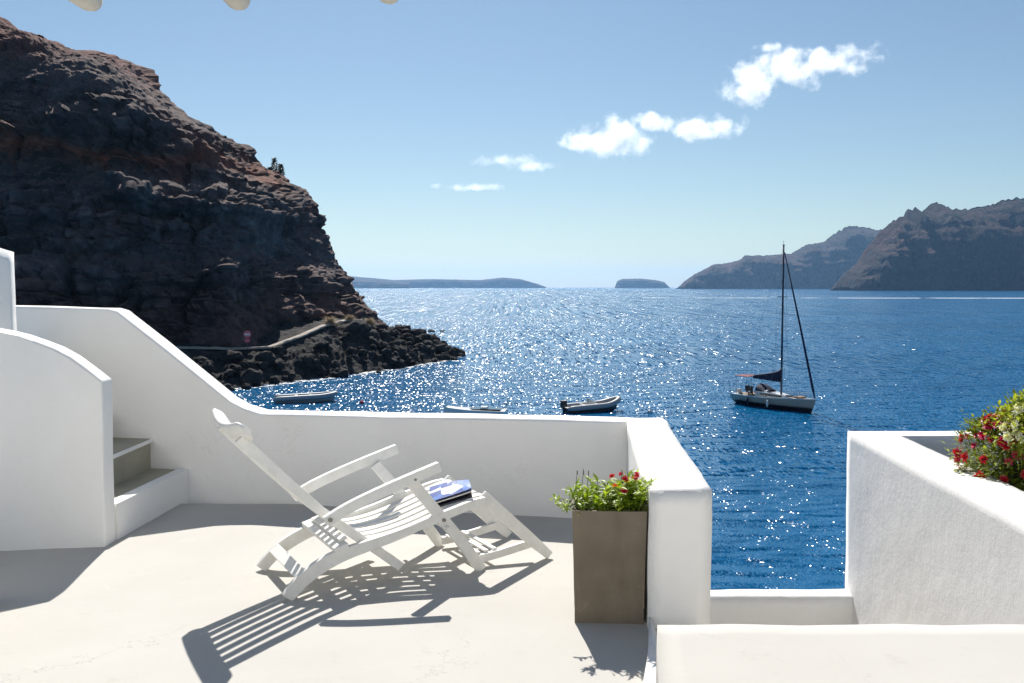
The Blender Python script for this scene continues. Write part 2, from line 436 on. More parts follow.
# ------------------------------------------------------------------ sea + haze
bm = bmesh.new()
D = 22000
add_grid(bm, [[Vector((x, y, SEA)) for x in (-D, -400, 400, D)] for y in (-3000, -100, 600, D)])
tag(obj('sea', bm, M['sea']), kind='structure')

bm = bmesh.new(); add_box(bm, -23000, 23000, -4000, 23000, SEA-1.2, 420)
hm, hnt, hb = new_mat('haze_air'); hnt.nodes.remove(hb)
pv = nd(hnt, 'ShaderNodeVolumePrincipled'); pv.inputs['Density'].default_value = .000035
pv.inputs['Color'].default_value = (.36, .65, 1.0, 1); pv.inputs['Anisotropy'].default_value = .5
hnt.links.new(pv.outputs[0], hnt.nodes['Material Output'].inputs['Volume'])
tag(obj('haze', bm, hm), kind='stuff')

# ------------------------------------------------------------------ terrace
def soften(bm, off=.02, cuts=0.16, amp=.006, seed=0.0):
    bevel(bm, off, 3)
    for ax in range(3):
        lo = min(v.co[ax] for v in bm.verts); hi = max(v.co[ax] for v in bm.verts)
        if ax == 2: lo = max(lo, -1.3)
        n = int((hi-lo)/cuts)
        for k in range(1, n+1):
            no = Vector((0, 0, 0)); no[ax] = 1
            co_ = Vector((0, 0, 0)); co_[ax] = lo + (hi-lo)*k/(n+1) + .0007
            bmesh.ops.bisect_plane(bm, geom=bm.verts[:]+bm.edges[:]+bm.faces[:], dist=1e-5, plane_co=co_, plane_no=no)
    bm.normal_update()
    for v in bm.verts:
        p = v.co*1.6 + Vector((seed, seed*1.7, 0))
        v.co += v.normal*(amp*(1.3*N.noise(p)+.7*N.noise(p*3.1)+.25*N.noise(p*7)))

def wn(o):
    m = o.modifiers.new('weighted_normals', 'WEIGHTED_NORMAL'); m.weight = 60; m.keep_sharp = False
    return o

def box_wall(pts, z0, z1, off, cuts, amp, seed):
    P = [Vector(p) for p in pts]; H = max(z1) if isinstance(z1, (list, tuple)) else z1
    zt = z1 if isinstance(z1, (list, tuple)) else [z1]*4
    L, T = ((P[1]-P[0]).length+(P[2]-P[3]).length)/2, ((P[3]-P[0]).length+(P[2]-P[1]).length)/2
    bm = bmesh.new(); add_box(bm, 0, L, 0, T, z0, H)
    soften(bm, off, cuts, amp, seed)
    for v in bm.verts:
        u, w_ = v.co.x/L, v.co.y/T
        q = P[0]*(1-u)*(1-w_) + P[1]*u*(1-w_) + P[2]*u*w_ + P[3]*(1-u)*w_
        top = zt[0]*(1-u)*(1-w_) + zt[1]*u*(1-w_) + zt[2]*u*w_ + zt[3]*(1-u)*w_
        v.co = Vector((q.x, q.y, z0+(v.co.z-z0)*(top-z0)/(H-z0)))
    return bm

def wall(name, pts, z0, z1, label, cat='wall', mat='wall', off=.025, seed=0, parent=None, cuts=.08):
    if len(pts) == 4: bm = box_wall(pts, z0, z1, off, cuts, .006, seed)
    else:
        bm = bmesh.new(); add_prism(bm, pts, z0, z1); soften(bm, off, cuts, seed=seed)
    o = wn(obj(name, bm, M[mat], parent, smooth=True))
    if parent is None: tag(o, label, cat)
    return o

def bdir(x): return 5.145 - .157*(x)           # back wall inner face line y(x)
# floor sheet
bm = bmesh.new()
rows = []
for j in range(60):
    y = -3.5 + j*(8.9/59)
    rows.append([Vector((x, y, .006*fbm((x*.7, y*.7, 3), 3))) for x in [-4.4 + i*(5.28/60) for i in range(61)]])
add_grid(bm, rows)
o = obj('terrace_floor', bm, M['floor'], smooth=True); tag(o, kind='structure')
# masonry mass below the terrace down to the rock
bm = bmesh.new(); add_prism(bm, [(-5.2, -3.6), (.9, -3.6), (.9, 5.05), (-5.2, 5.95)], -12.2, -.05)
tag(obj('terrace_base', bm, M['wall']), kind='structure')
bm = bmesh.new(); add_prism(bm, [(.91, -3.6), (5.5, -3.6), (5.5, 5.16), (.91, 5.16)], -12.2, -1.02)
tag(obj('lower_terrace_base', bm, M['wall']), kind='structure')
bm = bmesh.new()
add_grid(bm, [[Vector((x, y, -1.0 + .004*N.noise((x, y, 0)))) for x in [.92+i*.1 for i in range(14)]] for y in [2.6+j*.13 for j in range(20)]])
tag(obj('passage_floor', bm, M['floor']), kind='structure')

# back parapet: runs along, then rises with the stair at the left end
th = .20
def inner(x, z): return (x, bdir(x), z)
prof = [(1.065, -1.2), (1.065, .685), (-1.86, .665), (-2.0, .705), (-2.10, .755), (-3.0, 1.418), (-3.07, 1.435), (-5.0, 1.475), (-5.0, -1.2)]
bm = bmesh.new()
fa = [bm.verts.new((x, bdir(x), z)) for x, z in prof]; fb = [bm.verts.new((x, bdir(x)+th, z)) for x, z in prof]
bm.faces.new(fa[::-1]); bm.faces.new(fb)
for i in range(len(prof)):
    j = (i+1) % len(prof); bm.faces.new((fa[i], fa[j], fb[j], fb[i]))
bmesh.ops.recalc_face_normals(bm, faces=bm.faces)
soften(bm, .018, .18, .007, 2)
tag(wn(obj('parapet_wall', bm, M['wall'], smooth=True)), 'long white plastered parapet behind the deck chair, sloping up beside the stairs', 'wall')

# side parapet, coming towards the camera beside the passage
wall('parapet_wall', [(.636, 3.40), (.928, 3.40), (1.05, 4.978), (.785, 5.019)], -1.1, [.655, .655, .682, .682],
     'short white parapet with a broad sunlit top, right behind the concrete planter', off=.03, seed=5)
# low wall closing the passage
wall('passage_wall', [(.95, 5.06), (2.5, 5.06), (2.5, 5.195), (.95, 5.195)], -1.1, -.555,
     'low white wall closing the gap between the parapet and the flower bed', off=.02, seed=8)
# raised ledge at the right foreground
wall('ledge', [(.30, 1.4), (4.6, 1.4), (4.6, 2.362), (.474, 2.368)], -1.0, .50,
     'low cream cement ledge along the bottom right edge of the terrace', 'ledge', mat='floor', off=.012, seed=11)
wall('kerb', [(.36, 2.2), (.47, 2.2), (.640, 3.10), (.650, 3.396), (.638, 3.396), (.592, 3.15)], -.02, .06,
     'narrow white kerb curving from the ledge to the parapet foot', 'kerb', off=.015, seed=13)

# right flower bed (masonry planter)
fb_root = empty('flower_bed', (2.25, 4.7, 0))
ft = .58
def rwall(pts, z1, seed, mat='wall_rough'):
    bm = box_wall([(x-2.25, y-4.7) for x, y in pts], -1.1, z1, .018, .065, .005, seed)
    return wn(obj('bed_wall', bm, M[mat], fb_root, smooth=True))
rwall([(2.15, 2.2), (2.446, 2.2), (2.672, 5.035), (2.384, 5.213)], ft, 21)
rwall([(2.388, 5.217), (2.674, 5.038), (4.8, 5.06), (4.8, 5.27)], ft-.003, 22, 'wall')
bm = bmesh.new()
add_grid(bm, [[Vector((lerp(2.40+.075*(y-2.2), 4.7, i/20)-2.25, y-4.7, .30+.03*fbm((i*.5, y*4, 0)))) for i in range(21)] for y in [2.3+j*.14 for j in range(21)]])
obj('soil', bm, M['soil'], fb_root)
tag(fb_root, 'white rough plastered flower bed wall at the right, planted with red and white flowers', 'flower bed')

# stairs and curved stair wall
bm = bmesh.new()
curve = [(-3.35, 1.37), (-3.2, 1.345), (-3.092, 1.324), (-3.0, 1.302), (-2.91, 1.27), (-2.80, 1.226), (-2.698, 1.172), (-2.60, 1.10), (-2.507, 1.026)]
prof = [(-3.35, -.1)] + curve + [(-2.507, -.1)]
y0, y1 = 4.50, 4.625
fa = [bm.verts.new((x, y0 + (-.10 if x < -3.2 else (-.03 if x < -3 else 0)), z)) for x, z in prof]; fbv = [bm.verts.new((x, y1, z)) for x, z in prof]
bm.faces.new(fa); bm.faces.new(fbv[::-1])
for i in range(len(prof)):
    j = (i+1) % len(prof); bm.faces.new((fa[i], fbv[i], fbv[j], fa[j]))
bmesh.ops.recalc_face_normals(bm, faces=bm.faces)
soften(bm, .012, .15, .005, 31)
tag(wn(obj('stair_wall', bm, M['wall'], smooth=True)), 'white stair wall with a curved falling top, left of the steps', 'wall')

st = empty('staircase', (-2.47, 5.0, 0))
for k in range(5):
    xr = -2.47 - .275*k - (.08 if k > 1 else 0); z1 = .225*(k+1)
    ya, yb = 4.63, None
    pts = [(xr-1.2+.275*k, ya), (xr + (.0 if k else -.03), ya), (xr + (.035 if k == 0 else 0), bdir(xr)-.004), (xr-1.2+.275*k, bdir(xr-1.2)-.004)]
    bm = bmesh.new(); add_prism(bm, [(x+2.47, y-5.0) for x, y in pts], z1-.225+(.001 if k else -.05), z1-.018)
    s_ = obj('step', bm, M['wall'] if k == 0 else M['step'], st)
    bm = bmesh.new()
    e = .012
    xa, xb = (pts[1][0]-.09 if k == 0 else pts[1][0]+e), (pts[2][0]-.09 if k == 0 else pts[2][0]+e)
    add_prism(bm, [(pts[0][0]+2.47, ya-5.0), (xa+2.47, ya-5.0), (xb+2.47, pts[2][1]-5.0), (pts[3][0]+2.47, pts[3][1]-5.0)], z1-.017, z1)
    bevel(bm, .006, 2)
    obj('tread', bm, M['step'], s_)
    bm = bmesh.new()
    if k == 0:
        add_prism(bm, [(xa+2.472, ya-5.0), (pts[1][0]+2.47, ya-5.0), (pts[2][0]+2.47, pts[2][1]-5.0), (xb+2.472, pts[2][1]-5.0)], z1-.0175, z1+.006)
    else:
        add_prism(bm, [(xa+2.472, ya-5.0), (xa+2.482, ya-5.0), (xb+2.482, pts[2][1]-5.0), (xb+2.472, pts[2][1]-5.0)], z1-.022, z1+.004)
    bevel(bm, .004, 2)
    obj('nosing', bm, M['wall'], s_)
tag(st, 'grey cement steps with white painted edges rising between two white walls', 'stairs')

# upper pier at the head of the curved wall, near pier at the frame's left edge
wall('wall_pier', [(-3.9, 4.64), (-3.285, 4.64), (-3.285, 4.9), (-3.9, 4.9)], -.1, [1.89, 1.87, 1.83, 1.85],
     'tall white wall pier rising behind the upper end of the curved stair wall', off=.04, seed=41)
wall('wall_pier', [(-3.3, 2.9), (-2.594, 2.9), (-2.594, 3.685), (-3.3, 3.685)], -.1, 1.5,
     'white wall pier in the foreground, cut by the left edge of the photo', off=.04, seed=43)

# pergola rafters over the camera
pg = empty('pergola', (-.8, 0, 2.6))
for px, ry, py in ((103, 0, 7), (247, 0, 6), (393, 0, 0)):
    ry = 1.0*947/(288.5-py)*1.005; x = (px-512)/947*ry*1.006
    bm = bmesh.new()
    pts = [(x+.8, ry, 0), (x+.8, ry-.03, 0)] + [(x+.8+.01*N.noise((k*.7, px, 0)), ry-.03-.3*k, .008*N.noise((k, px, 5))) for k in range(1, 15)]
    add_tube(bm, pts, [.036]+[.044+.003*N.noise((k, px, 2)) for k in range(15)], 14)
    obj('rafter', bm, M['pole'], pg, smooth=True)
bm = bmesh.new(); add_tube(bm, [(-1.9, 1.2, .095), (3.2, 1.2, .095)], .05, 12); obj('beam', bm, M['pole'], pg, smooth=True)
tag(pg, 'pergola of pale round poles whose ends poke in at the top left of the sky', 'pergola')

# unseen white plastered front, added behind the camera to bounce sunlight onto shaded walls
hs = empty('added_house', (-.5, -1.4, 0))
bm = bmesh.new()
for x0, x1, z0, z1 in ((-4.5, -2.6, -.1, 3.6), (-2.6, -1.5, -.1, .9), (-2.6, -1.5, 2.1, 3.6), (-1.5, .9, -.1, 3.6), (.9, 1.9, 2.2, 3.6), (1.9, 6, -.1, 3.6)):
    add_box(bm, x0, x1, -.5, 0, z0, z1)
bmesh.ops.remove_doubles(bm, verts=bm.verts, dist=1e-4)
obj('wall', bm, M['wall'], hs)
M['blue_door'] = simple('blue_painted_wood', (.03, .10, .26), .5)
bm = bmesh.new(); add_box(bm, -2.598, -1.502, -.3, -.22, .902, 2.098); hw = obj('window', bm, M['blue_door'], hs)
bm = bmesh.new(); add_box(bm, -2.5, -2.08, -.218, -.21, 1.0, 2.0); add_box(bm, -2.02, -1.6, -.218, -.21, 1.0, 2.0); obj('pane', bm, M['glass'], hw)
bm = bmesh.new(); add_box(bm, .902, 1.898, -.3, -.22, 0, 2.198); hd = obj('door', bm, M['blue_door'], hs)
bm = bmesh.new(); add_tube(bm, [(1.75, -.22, 1.05), (1.75, -.15, 1.05), (1.63, -.15, 1.05)], .012, 8); obj('handle', bm, M['bolt'], hd)
tag(hs, 'unseen white plastered facade with a blue door, added to bounce light onto the terrace', 'added_house')

# ------------------------------------------------------------------ deck chair
CA = math.atan2(.465, .885)
CH = empty('deck_chair', (-1.2765, 5.0225, 0), CA)
def fit(l, y, z): return Vector((1.056*l-.042, 1.17*y, .965*z))
def plank(bm, pts, y, tw, th, bev=.004, taper=None):
    """sweep a tw x th rectangle along (l, z) points at width offset y"""
    ring = []
    n = len(pts)
    for i, (l, z) in enumerate(pts):
        a = pts[max(i-1, 0)]; b = pts[min(i+1, n-1)]
        t = Vector((b[0]-a[0], b[1]-a[1])).normalized(); nn = Vector((-t.y, t.x))
        h = th/2 if not isinstance(th, (list, tuple)) else th[i]/2
        up = Vector((l, z)) + nn*h; dn = Vector((l, z)) - nn*h
        ring.append([bm.verts.new((up.x, y-tw/2, up.y)), bm.verts.new((up.x, y+tw/2, up.y)), bm.verts.new((dn.x, y+tw/2, dn.y)), bm.verts.new((dn.x, y-tw/2, dn.y))])
    for a, b in zip(ring, ring[1:]):
        for k in range(4):
            bm.faces.new((a[k], a[(k+1) % 4], b[(k+1) % 4], b[k]))
    bm.faces.new(ring[0][::-1]); bm.faces.new(ring[-1])
def cpart(name, fn, mat='wood', parent=None, bev=.004, **k):
    bm = bmesh.new(); fn(bm)
    for v in bm.verts: v.co = fit(*v.co)
    bmesh.ops.recalc_face_normals(bm, faces=bm.faces)
    if bev: bevel(bm, bev, 2, 30)
    return obj(name, bm, M[mat], parent or CH)
def smoothpts(pts, n=4):
    out = []
    P = [Vector(p) for p in pts]
    for i in range(len(P)-1):
        p0 = P[max(i-1, 0)]; p1 = P[i]; p2 = P[i+1]; p3 = P[min(i+2, len(P)-1)]
        for k in range(n):
            t = k/n
            q = .5*((2*p1)+(p2-p0)*t+(2*p0-5*p1+4*p2-p3)*t*t+(3*p1-p0-3*p2+p3)*t**3)
            out.append(tuple(q))
    out.append(tuple(P[-1]))
    return out
railp = smoothpts([(.03, .012), (.085, .075), (.16, .135), (.25, .183), (.345, .214), (.47, .243), (.62, .28), (.78, .33), (.93, .372), (1.03, .40), (1.10, .408)], 3)
railh = [lerp(.062, .075, min(1, i/6)) if i < 9 else lerp(.075, .05, min(1, (i-9)/10)) for i in range(len(railp))]
for sgn in (-1, 1):
    cpart('side_rail', lambda bm: plank(bm, railp, .245*sgn, .03, railh))
    br = cpart('back_rail', lambda bm: plank(bm, [(-.175, .875), (.02, .655), (.233, .425), (.437, .25), (.635, .075)], .205*sgn, .026, .05))
    ar = cpart('armrest', lambda bm: plank(bm, smoothpts([(.215, .405), (.33, .467), (.48, .528), (.64, .585), (.82, .645)], 3), .277*sgn, .034, .058))
    cpart('bolt', lambda bm: add_tube(bm, [(.233, .29*sgn, .418), (.233, .30*sgn, .418)], .012, 10), 'bolt', ar, 0)
    cpart('bolt', lambda bm: add_tube(bm, [(.68, .29*sgn, .588), (.68, .297*sgn, .588)], .007, 10), 'bolt', ar, 0)
    fl = cpart('front_leg', lambda bm: plank(bm, [(.675, .57), (.80, .40), (.95, .20), (1.065, .022), (1.078, .004)], .277*sgn - .034*sgn*0 - sgn*.030, .024, [.062, .062, .062, .062, .045]))
    fl.location.y = 0
    cpart('bolt', lambda bm: add_tube(bm, [(.852, .255*sgn, .33), (.852, .268*sgn, .33)], .010, 10), 'bolt', fl, 0)
    cpart('legrest_leg', lambda bm: plank(bm, [(1.09, .435), (1.25, .275), (1.40, .125), (1.512, .018)], .222*sgn, .024, [.07, .07, .066, .05]))
    cpart('legrest_rail', lambda bm: plank(bm, smoothpts([(1.06, .048), (1.20, .063), (1.41, .10)], 3), .195*sgn, .022, .048))
for k in range(3):
    cpart('legrest_slat', lambda bm: add_box(bm, 1.075+.05*k, 1.102+.05*k, -.19, .19, .078+.005*k, .09+.005*k), bev=.003)
# head board: bowed board with rounded ends
def headb(bm):
    d = Vector((-.175-.02, 0, .875-.655)).normalized(); nrm = Vector((d.z, 0, -d.x))  # along the back; towards the sitter
    rows = []
    for i in range(25):
        u = -1+2*i/24; y = .285*u
        bow = .045*(u*u) ; c = Vector((-.20, y, .888)) + nrm*(.012+bow) + d*(.018*(1-u*u)*-1)
        hh = .066*math.sqrt(max(0.12, 1-max(0, (abs(u)-.86)/.14)**2)); tt = .016
        ring = []
        for k in range(12):
            a = 2*math.pi*k/12
            ca, sa = math.cos(a), math.sin(a)
            ring.append(c + d*hh*math.copysign(abs(ca)**.6, ca) + nrm*tt*math.copysign(abs(sa)**.6, sa))
        rows.append(ring)
    vr = [[bm.verts.new(p) for p in r] for r in rows]
    for a, b in zip(vr, vr[1:]):
        for k in range(12): bm.faces.new((a[k], a[(k+1) % 12], b[(k+1) % 12], b[k]))
    bm.faces.new(vr[0][::-1]); bm.faces.new(vr[-1])
o = cpart('headrest', headb, bev=0)
for p in o.data.polygons: p.use_smooth = len(p.vertices) == 4
for k in range(5):
    y = -.134 + .067*k
    cpart('back_slat', lambda bm: plank(bm, smoothpts([(-.16, .855), (.03, .628), (.235, .40), (.43, .245)], 3), y, .036, .012), bev=.002)
cpart('back_crossbar', lambda bm: plank(bm, [(.415, .262), (.455, .228)], 0, .386, .026))
cpart('back_crossbar', lambda bm: plank(bm, [(.575, .13), (.605, .104)], 0, .386, .024))
cpart('adjusting_bar', lambda bm: (plank(bm, [(.262, .237), (.335, .259)], 0, .54, .028), plank(bm, [(.300, .276), (.34, .288)], 0, .46, .014)))
cpart('rear_crossbar', lambda bm: plank(bm, [(.075, .105), (.125, .145)], 0, .46, .018))
for l, z in ((.52, .225), (.80, .305), (1.07, .385)):
    cpart('seat_crossbar', lambda bm: plank(bm, [(l-.02, z-.006), (l+.02, z+.006)], 0, .46, .022))
for k in range(6):
    y = -.183 + .0732*k
    cpart('seat_slat', lambda bm: plank(bm, smoothpts([(.42, .258), (.52, .258), (.66, .285), (.80, .33), (.94, .383), (1.05, .422), (1.11, .430)], 3), y, .046, .012), bev=.002)
cpart('dowel', lambda bm: add_tube(bm, [(.865, -.30, .285), (.865, .30, .285)], .013, 10), bev=0)
tag(CH, 'white painted slatted wooden steamer deck chair standing on the terrace', 'deck chair')

# magazine lying on the foot end of the seat
def mag_mat():
    m, nt, b = new_mat('printed_magazine_cover')
    tc = nd(nt, 'ShaderNodeTexCoord'); P = tc.outputs['Object']
    mp = nd(nt, 'ShaderNodeMapping'); mp.inputs['Rotation'].default_value = (0, 0, R(35)); mp.inputs['Scale'].default_value = (11, 5, 1); nt.links.new(P, mp.inputs['Vector'])
    v = nd(nt, 'ShaderNodeTexVoronoi'); v.inputs['Scale'].default_value = 1.25; nt.links.new(mp.outputs[0], v.inputs['Vector'])
    s = nd(nt, 'ShaderNodeSeparateColor'); nt.links.new(v.outputs['Color'], s.inputs[0])
    r = ramp(nt, s.outputs[0], [(0, (.015, .05, .26)), (.3, (.05, .14, .46)), (.45, (.60, .66, .78)), (.66, (.80, .80, .82)), (.76, (.03, .09, .34)), (.9, (.30, .38, .56))])
    r.color_ramp.interpolation = 'CONSTANT'
    nt.links.new(r.outputs[0], b.inputs['Base Color']); b.inputs['Roughness'].default_value = .35
    return m
M['cover'] = mag_mat(); M['paper'] = simple('paper_edges', (.6, .58, .55), .8); M['backcover'] = simple('dark_back_cover', (.012, .014, .03), .4)
MG = empty('magazine', (0, 0, 0))
def seat_z(l): return interp([.42, .52, .66, .80, .94, 1.05, 1.11, 1.2], [.258, .258, .285, .33, .383, .422, .43, .425], l) + .006
ca, sa = math.cos(CA), math.sin(CA)
def chair_pt(l, y, z):
    l, y, z = fit(l, y, z)
    return Vector((-1.2765 + l*ca - y*sa, 5.0225 + l*sa + y*ca, z))
mc = chair_pt(1.0, -.03, .41); MG.location = mc
def sheet(bm, off, th, lx=.145, ly=.108, grow=0, curl=0.0):
    rows_t, rows_b = [], []
    for i in range(13):
        rt, rb = [], []
        for j in range(10):
            a = -lx-grow+(2*lx+2*grow)*i/12; b = -ly-grow+(2*ly+2*grow)*j/9
            r_ = R(-24)
            l = 1.0 + b*math.cos(r_) - a*math.sin(r_); y = -.035 + b*math.sin(r_) + a*math.cos(r_)
            z = seat_z(l) + off + curl*(max(0, (-a+.02)/lx)**2*.03 + max(0, b/ly)**2*.010)
            p = chair_pt(l, y, z) - mc
            rb.append(p); rt.append(p+Vector((0, 0, th)))
        rows_t.append(rt); rows_b.append(rb)
    t = add_grid(bm, rows_t); b_ = add_grid(bm, rows_b)
    for q, w_ in (([r[0] for r in t], [r[0] for r in b_]), ([r[-1] for r in t], [r[-1] for r in b_]), (t[0], b_[0]), (t[-1], b_[-1])):
        for k in range(len(q)-1): bm.faces.new((q[k], q[k+1], w_[k+1], w_[k]))
    bmesh.ops.recalc_face_normals(bm, faces=bm.faces)
bm = bmesh.new(); sheet(bm, .001, .010); obj('back_cover', bm, M['backcover'], MG)
bm = bmesh.new(); sheet(bm, .0115, .007, curl=.5); obj('pages', bm, M['paper'], MG)
bm = bmesh.new(); sheet(bm, .019, .0015, grow=.002, curl=.8); obj('front_cover', bm, M['cover'], MG)
tag(MG, 'magazine with a blue and white cover lying on the foot end of the deck chair', 'magazine')

# ------------------------------------------------------------------ plants
def add_leaf(bm, p, d, up, L, W, bend=.25, seg=3):
    d = d.normalized(); s = d.cross(up)
    if s.length < 1e-3: s = d.cross(Vector((1, 0, 0)))
    s.normalize(); n = s.cross(d)
    prev = None
    for i in range(seg+1):
        t = i/seg
        wv = W*.5*math.sin(math.pi*min(.97, .10+.87*t))**.8
        c = p + d*(L*t) - n*(bend*L*t*t)
        a = bm.verts.new(c + s*wv + n*wv*.25); m_ = bm.verts.new(c); b = bm.verts.new(c - s*wv + n*wv*.25)
        if prev:
            bm.faces.new((prev[0], prev[1], m_, a)); bm.faces.new((prev[1], prev[2], b, m_))
        prev = (a, m_, b)

def rnd(a, b): return random.uniform(a, b)
def add_blossom(bm, r, petals=11, layers=2):
    for L in range(layers):
        for k in range(petals):
            a = 2*math.pi*(k+.5*L)/petals + rnd(-.2, .2)
            el = R(20+38*L+rnd(-12, 12))
            d = Vector((math.cos(a)*math.cos(el), math.sin(a)*math.cos(el), math.sin(el)))
            add_leaf(bm, Vector((0, 0, .002*L)), d, Vector((0, 0, 1)), r*(1-.25*L)*rnd(.85, 1.1), r*.55, .2, 2)

# concrete planter
PL = empty('planter', (.470, 4.57, 0), R(-3.6))
def planter_body(bm):
    def sq(hx, hy, z): return [Vector((-hx, -hy, z)), Vector((hx, -hy, z)), Vector((hx, hy, z)), Vector((-hx, hy, z))]
    rings = [sq(.162, .150, 0), sq(.176, .163, .545), sq(.156, .143, .545), sq(.152, .14, .43)]
    vr = [[bm.verts.new(p) for p in r] for r in rings]
    bm.faces.new(vr[0][::-1])
    for a, b in zip(vr, vr[1:]):
        for k in range(4): bm.faces.new((a[k], a[(k+1) % 4], b[(k+1) % 4], b[k]))
bm = bmesh.new(); planter_body(bm); bevel(bm, .008, 3)
es = [e for e in bm.edges if e.calc_length() > .1]
bmesh.ops.subdivide_edges(bm, edges=es, cuts=6, use_grid_fill=True)
for v in bm.verts: v.co += Vector((1, 1, 0))*.003*N.noise(v.co*9)
obj('pot', bm, M['planter'], PL, smooth=False)
bm = bmesh.new()
add_grid(bm, [[Vector((x, y, .50+.012*N.noise((x*20, y*20, 0)))) for x in [-.150+.3*i/8 for i in range(9)]] for y in [-.138+.276*i/8 for i in range(9)]])
obj('soil', bm, M['soil'], PL)
tag(PL, 'tall square taupe concrete planter standing against the white parapet', 'planter')

FP = empty('flowering_plant', (.470, 4.57, .50), R(-3.6))
bm = bmesh.new(); sb = bmesh.new()
for k in range(95):
    x, y = rnd(-.145, .15), rnd(-.135, .135)
    lean = Vector((x*1.5+rnd(-.25, .25), y*1.3+rnd(-.25, .25), 1)).normalized()
    h = rnd(.06, .155)*(1.2 if x > .03 else 1)
    base = Vector((x, y, .0)); top = base + lean*h
    add_tube(sb, [base, base+lean*h*.5, top], [.0022, .002, .0015], 5)
    for q in range(int(h*140)):
        t = rnd(.25, 1.0); a = rnd(0, 6.28); el = rnd(.2, 1.1)
        d = Vector((math.cos(a)*math.cos(el), math.sin(a)*math.cos(el), math.sin(el)))
        add_leaf(bm, base+lean*h*t, d, Vector((0, 0, 1)), rnd(.028, .058), rnd(.011, .021), rnd(.1, .5))
for k in range(16):   # trailing shoots over the rim at the right and left
    x = .192 if k < 11 else -.188
    base = Vector((x, rnd(-.15, .05), .052)); q = base
    add_tube(sb, [(x*.7, base.y, .03), (x*.88, base.y, .075), base], .0017, 4)
    for s_ in range(rnd(3, 7).__int__()):
        nq = q + Vector((rnd(-.002, .008)*(1 if x > 0 else -3), rnd(-.01, .004), -.02 if x > 0 else rnd(-.004, .02)))
        add_tube(sb, [q, nq], .0016, 4); q = nq
        for _ in range(3):
            d = Vector((rnd(-.5, 1)*(1 if x > 0 else -1), rnd(-1, .3), rnd(-.3, .6)))
            add_leaf(bm, q, d, Vector((0, 0, 1)), rnd(.02, .035), rnd(.008, .013), .3)
for x in (-.155, -.125, -.10, .06):
    add_tube(sb, [(x, -.05, .0), (x-.004, -.05, .14), (x+.003, -.05, rnd(.20, .225))], .0014, 4)
    add_tube(sb, [(x+.003, -.05, .195), (x+.003, -.05, .215)], .003, 5)
obj('foliage', bm, M['leaf_bright'], FP); obj('stems', sb, M['stem'], FP)
bl = []
for m_ in ('petal_red', 'petal_coral', 'petal_pink'):
    b0 = bmesh.new(); add_blossom(b0, .023); me_o = obj('blossom', b0, M[m_], FP); bl.append(me_o)
spots = [(.135, -.06, .19, 0), (.075, -.10, .185, 0), (.085, -.09, .165, 0), (.03, -.12, .155, 1), (.07, -.13, .135, 2), (.125, -.05, .175, 0), (.06, -.02, .19, 2), (.02, .04, .17, 0), (.14, .05, .18, 0)]
used = set()
for x, y, z, i in spots:
    o = bl[i] if i not in used else link(bl[i].copy())
    used.add(i); o.parent = FP; o.location = (x, y, z); o.rotation_euler = (R(rnd(10, 50)), R(rnd(-25, 25)), rnd(0, 6)); s_ = rnd(.75, 1.0); o.scale = (s_,)*3
tag(FP, 'leafy green plant with a few red blossoms growing in the taupe concrete planter', 'plant')

# bushes in the flower bed
def bush(loc, rx, ry, rz, nleaf, leaf, blossoms, label, L=.045):
    root = empty('flowering_bush', loc)
    bm = bmesh.new(); sb = bmesh.new()
    for k in range(60):
        a = rnd(0, 6.28); el = rnd(.05, 1.5)
        tip = Vector((math.cos(a)*math.cos(el)*rx, math.sin(a)*math.cos(el)*ry, math.sin(el)*rz))*rnd(.75, .98)
        add_tube(sb, [(rnd(-.03, .03), rnd(-.03, .03), .29-loc[2]), tip*.5 + Vector((0, 0, .03)), tip], [.006, .004, .002], 5)
    cl = []
    for k in range(110):
        a = rnd(0, 6.28); el = rnd(-.75, 1.55); r_ = rnd(.55, 1.0)**.5
        cl.append(Vector((math.cos(a)*math.cos(el)*rx, math.sin(a)*math.cos(el)*ry, math.sin(el)*rz))*r_)
    for k in range(nleaf):
        c = random.choice(cl); p = c + Vector((random.gauss(0, .04), random.gauss(0, .04), random.gauss(0, .035)))
        out = Vector((p.x/rx, p.y/ry, p.z/rz)); out = out.normalized() if out.length > 0 else Vector((0, 0, 1))
        d = out + Vector((rnd(-.8, .8), rnd(-.8, .8), rnd(-.4, .9)))
        add_leaf(bm, p, d, Vector((0, 0, 1)), rnd(.6, 1.15)*L, rnd(.4, .6)*L, rnd(.1, .5), 2)
    obj('foliage', bm, M[leaf], root); obj('stems', sb, M['stem'], root)
    protos = {}
    for (mname, n, lo, hi) in blossoms:
        for k in range(n):
            if mname not in protos:
                b0 = bmesh.new(); add_blossom(b0, .026, 12, 3); o = obj('blossom', b0, M[mname], root); protos[mname] = o
            else:
                o = link(protos[mname].copy()); o.parent = root
            a = rnd(2.6, 5.0) if k % 7 else rnd(0, 6.28); el = rnd(lo, hi)
            d = Vector((math.cos(a)*math.cos(el), math.sin(a)*math.cos(el), math.sin(el)))
            o.location = Vector((d.x*rx, d.y*ry, d.z*rz))*rnd(.98, 1.1)
            o.rotation_euler = d.to_track_quat('Z', 'Y').to_euler(); s_ = rnd(.85, 1.5); o.scale = (s_,)*3
    tag(root, label, 'bush')
bush((2.85, 4.05, .585), .35, .31, .33, 9000, 'leaf_dark', [('petal_red', 60, -.55, 1.1), ('petal_pink', 38, .2, 1.3)],
     'round green bush covered in crimson blossoms spilling over the flower bed wall', .036)
bush((2.765, 3.86, .83), .15, .14, .18, 1300, 'leaf_dark', [('petal_white', 44, -.2, 1.4)],
     'white flowering bush at the right edge of the photo beside the crimson blossoms', .04)

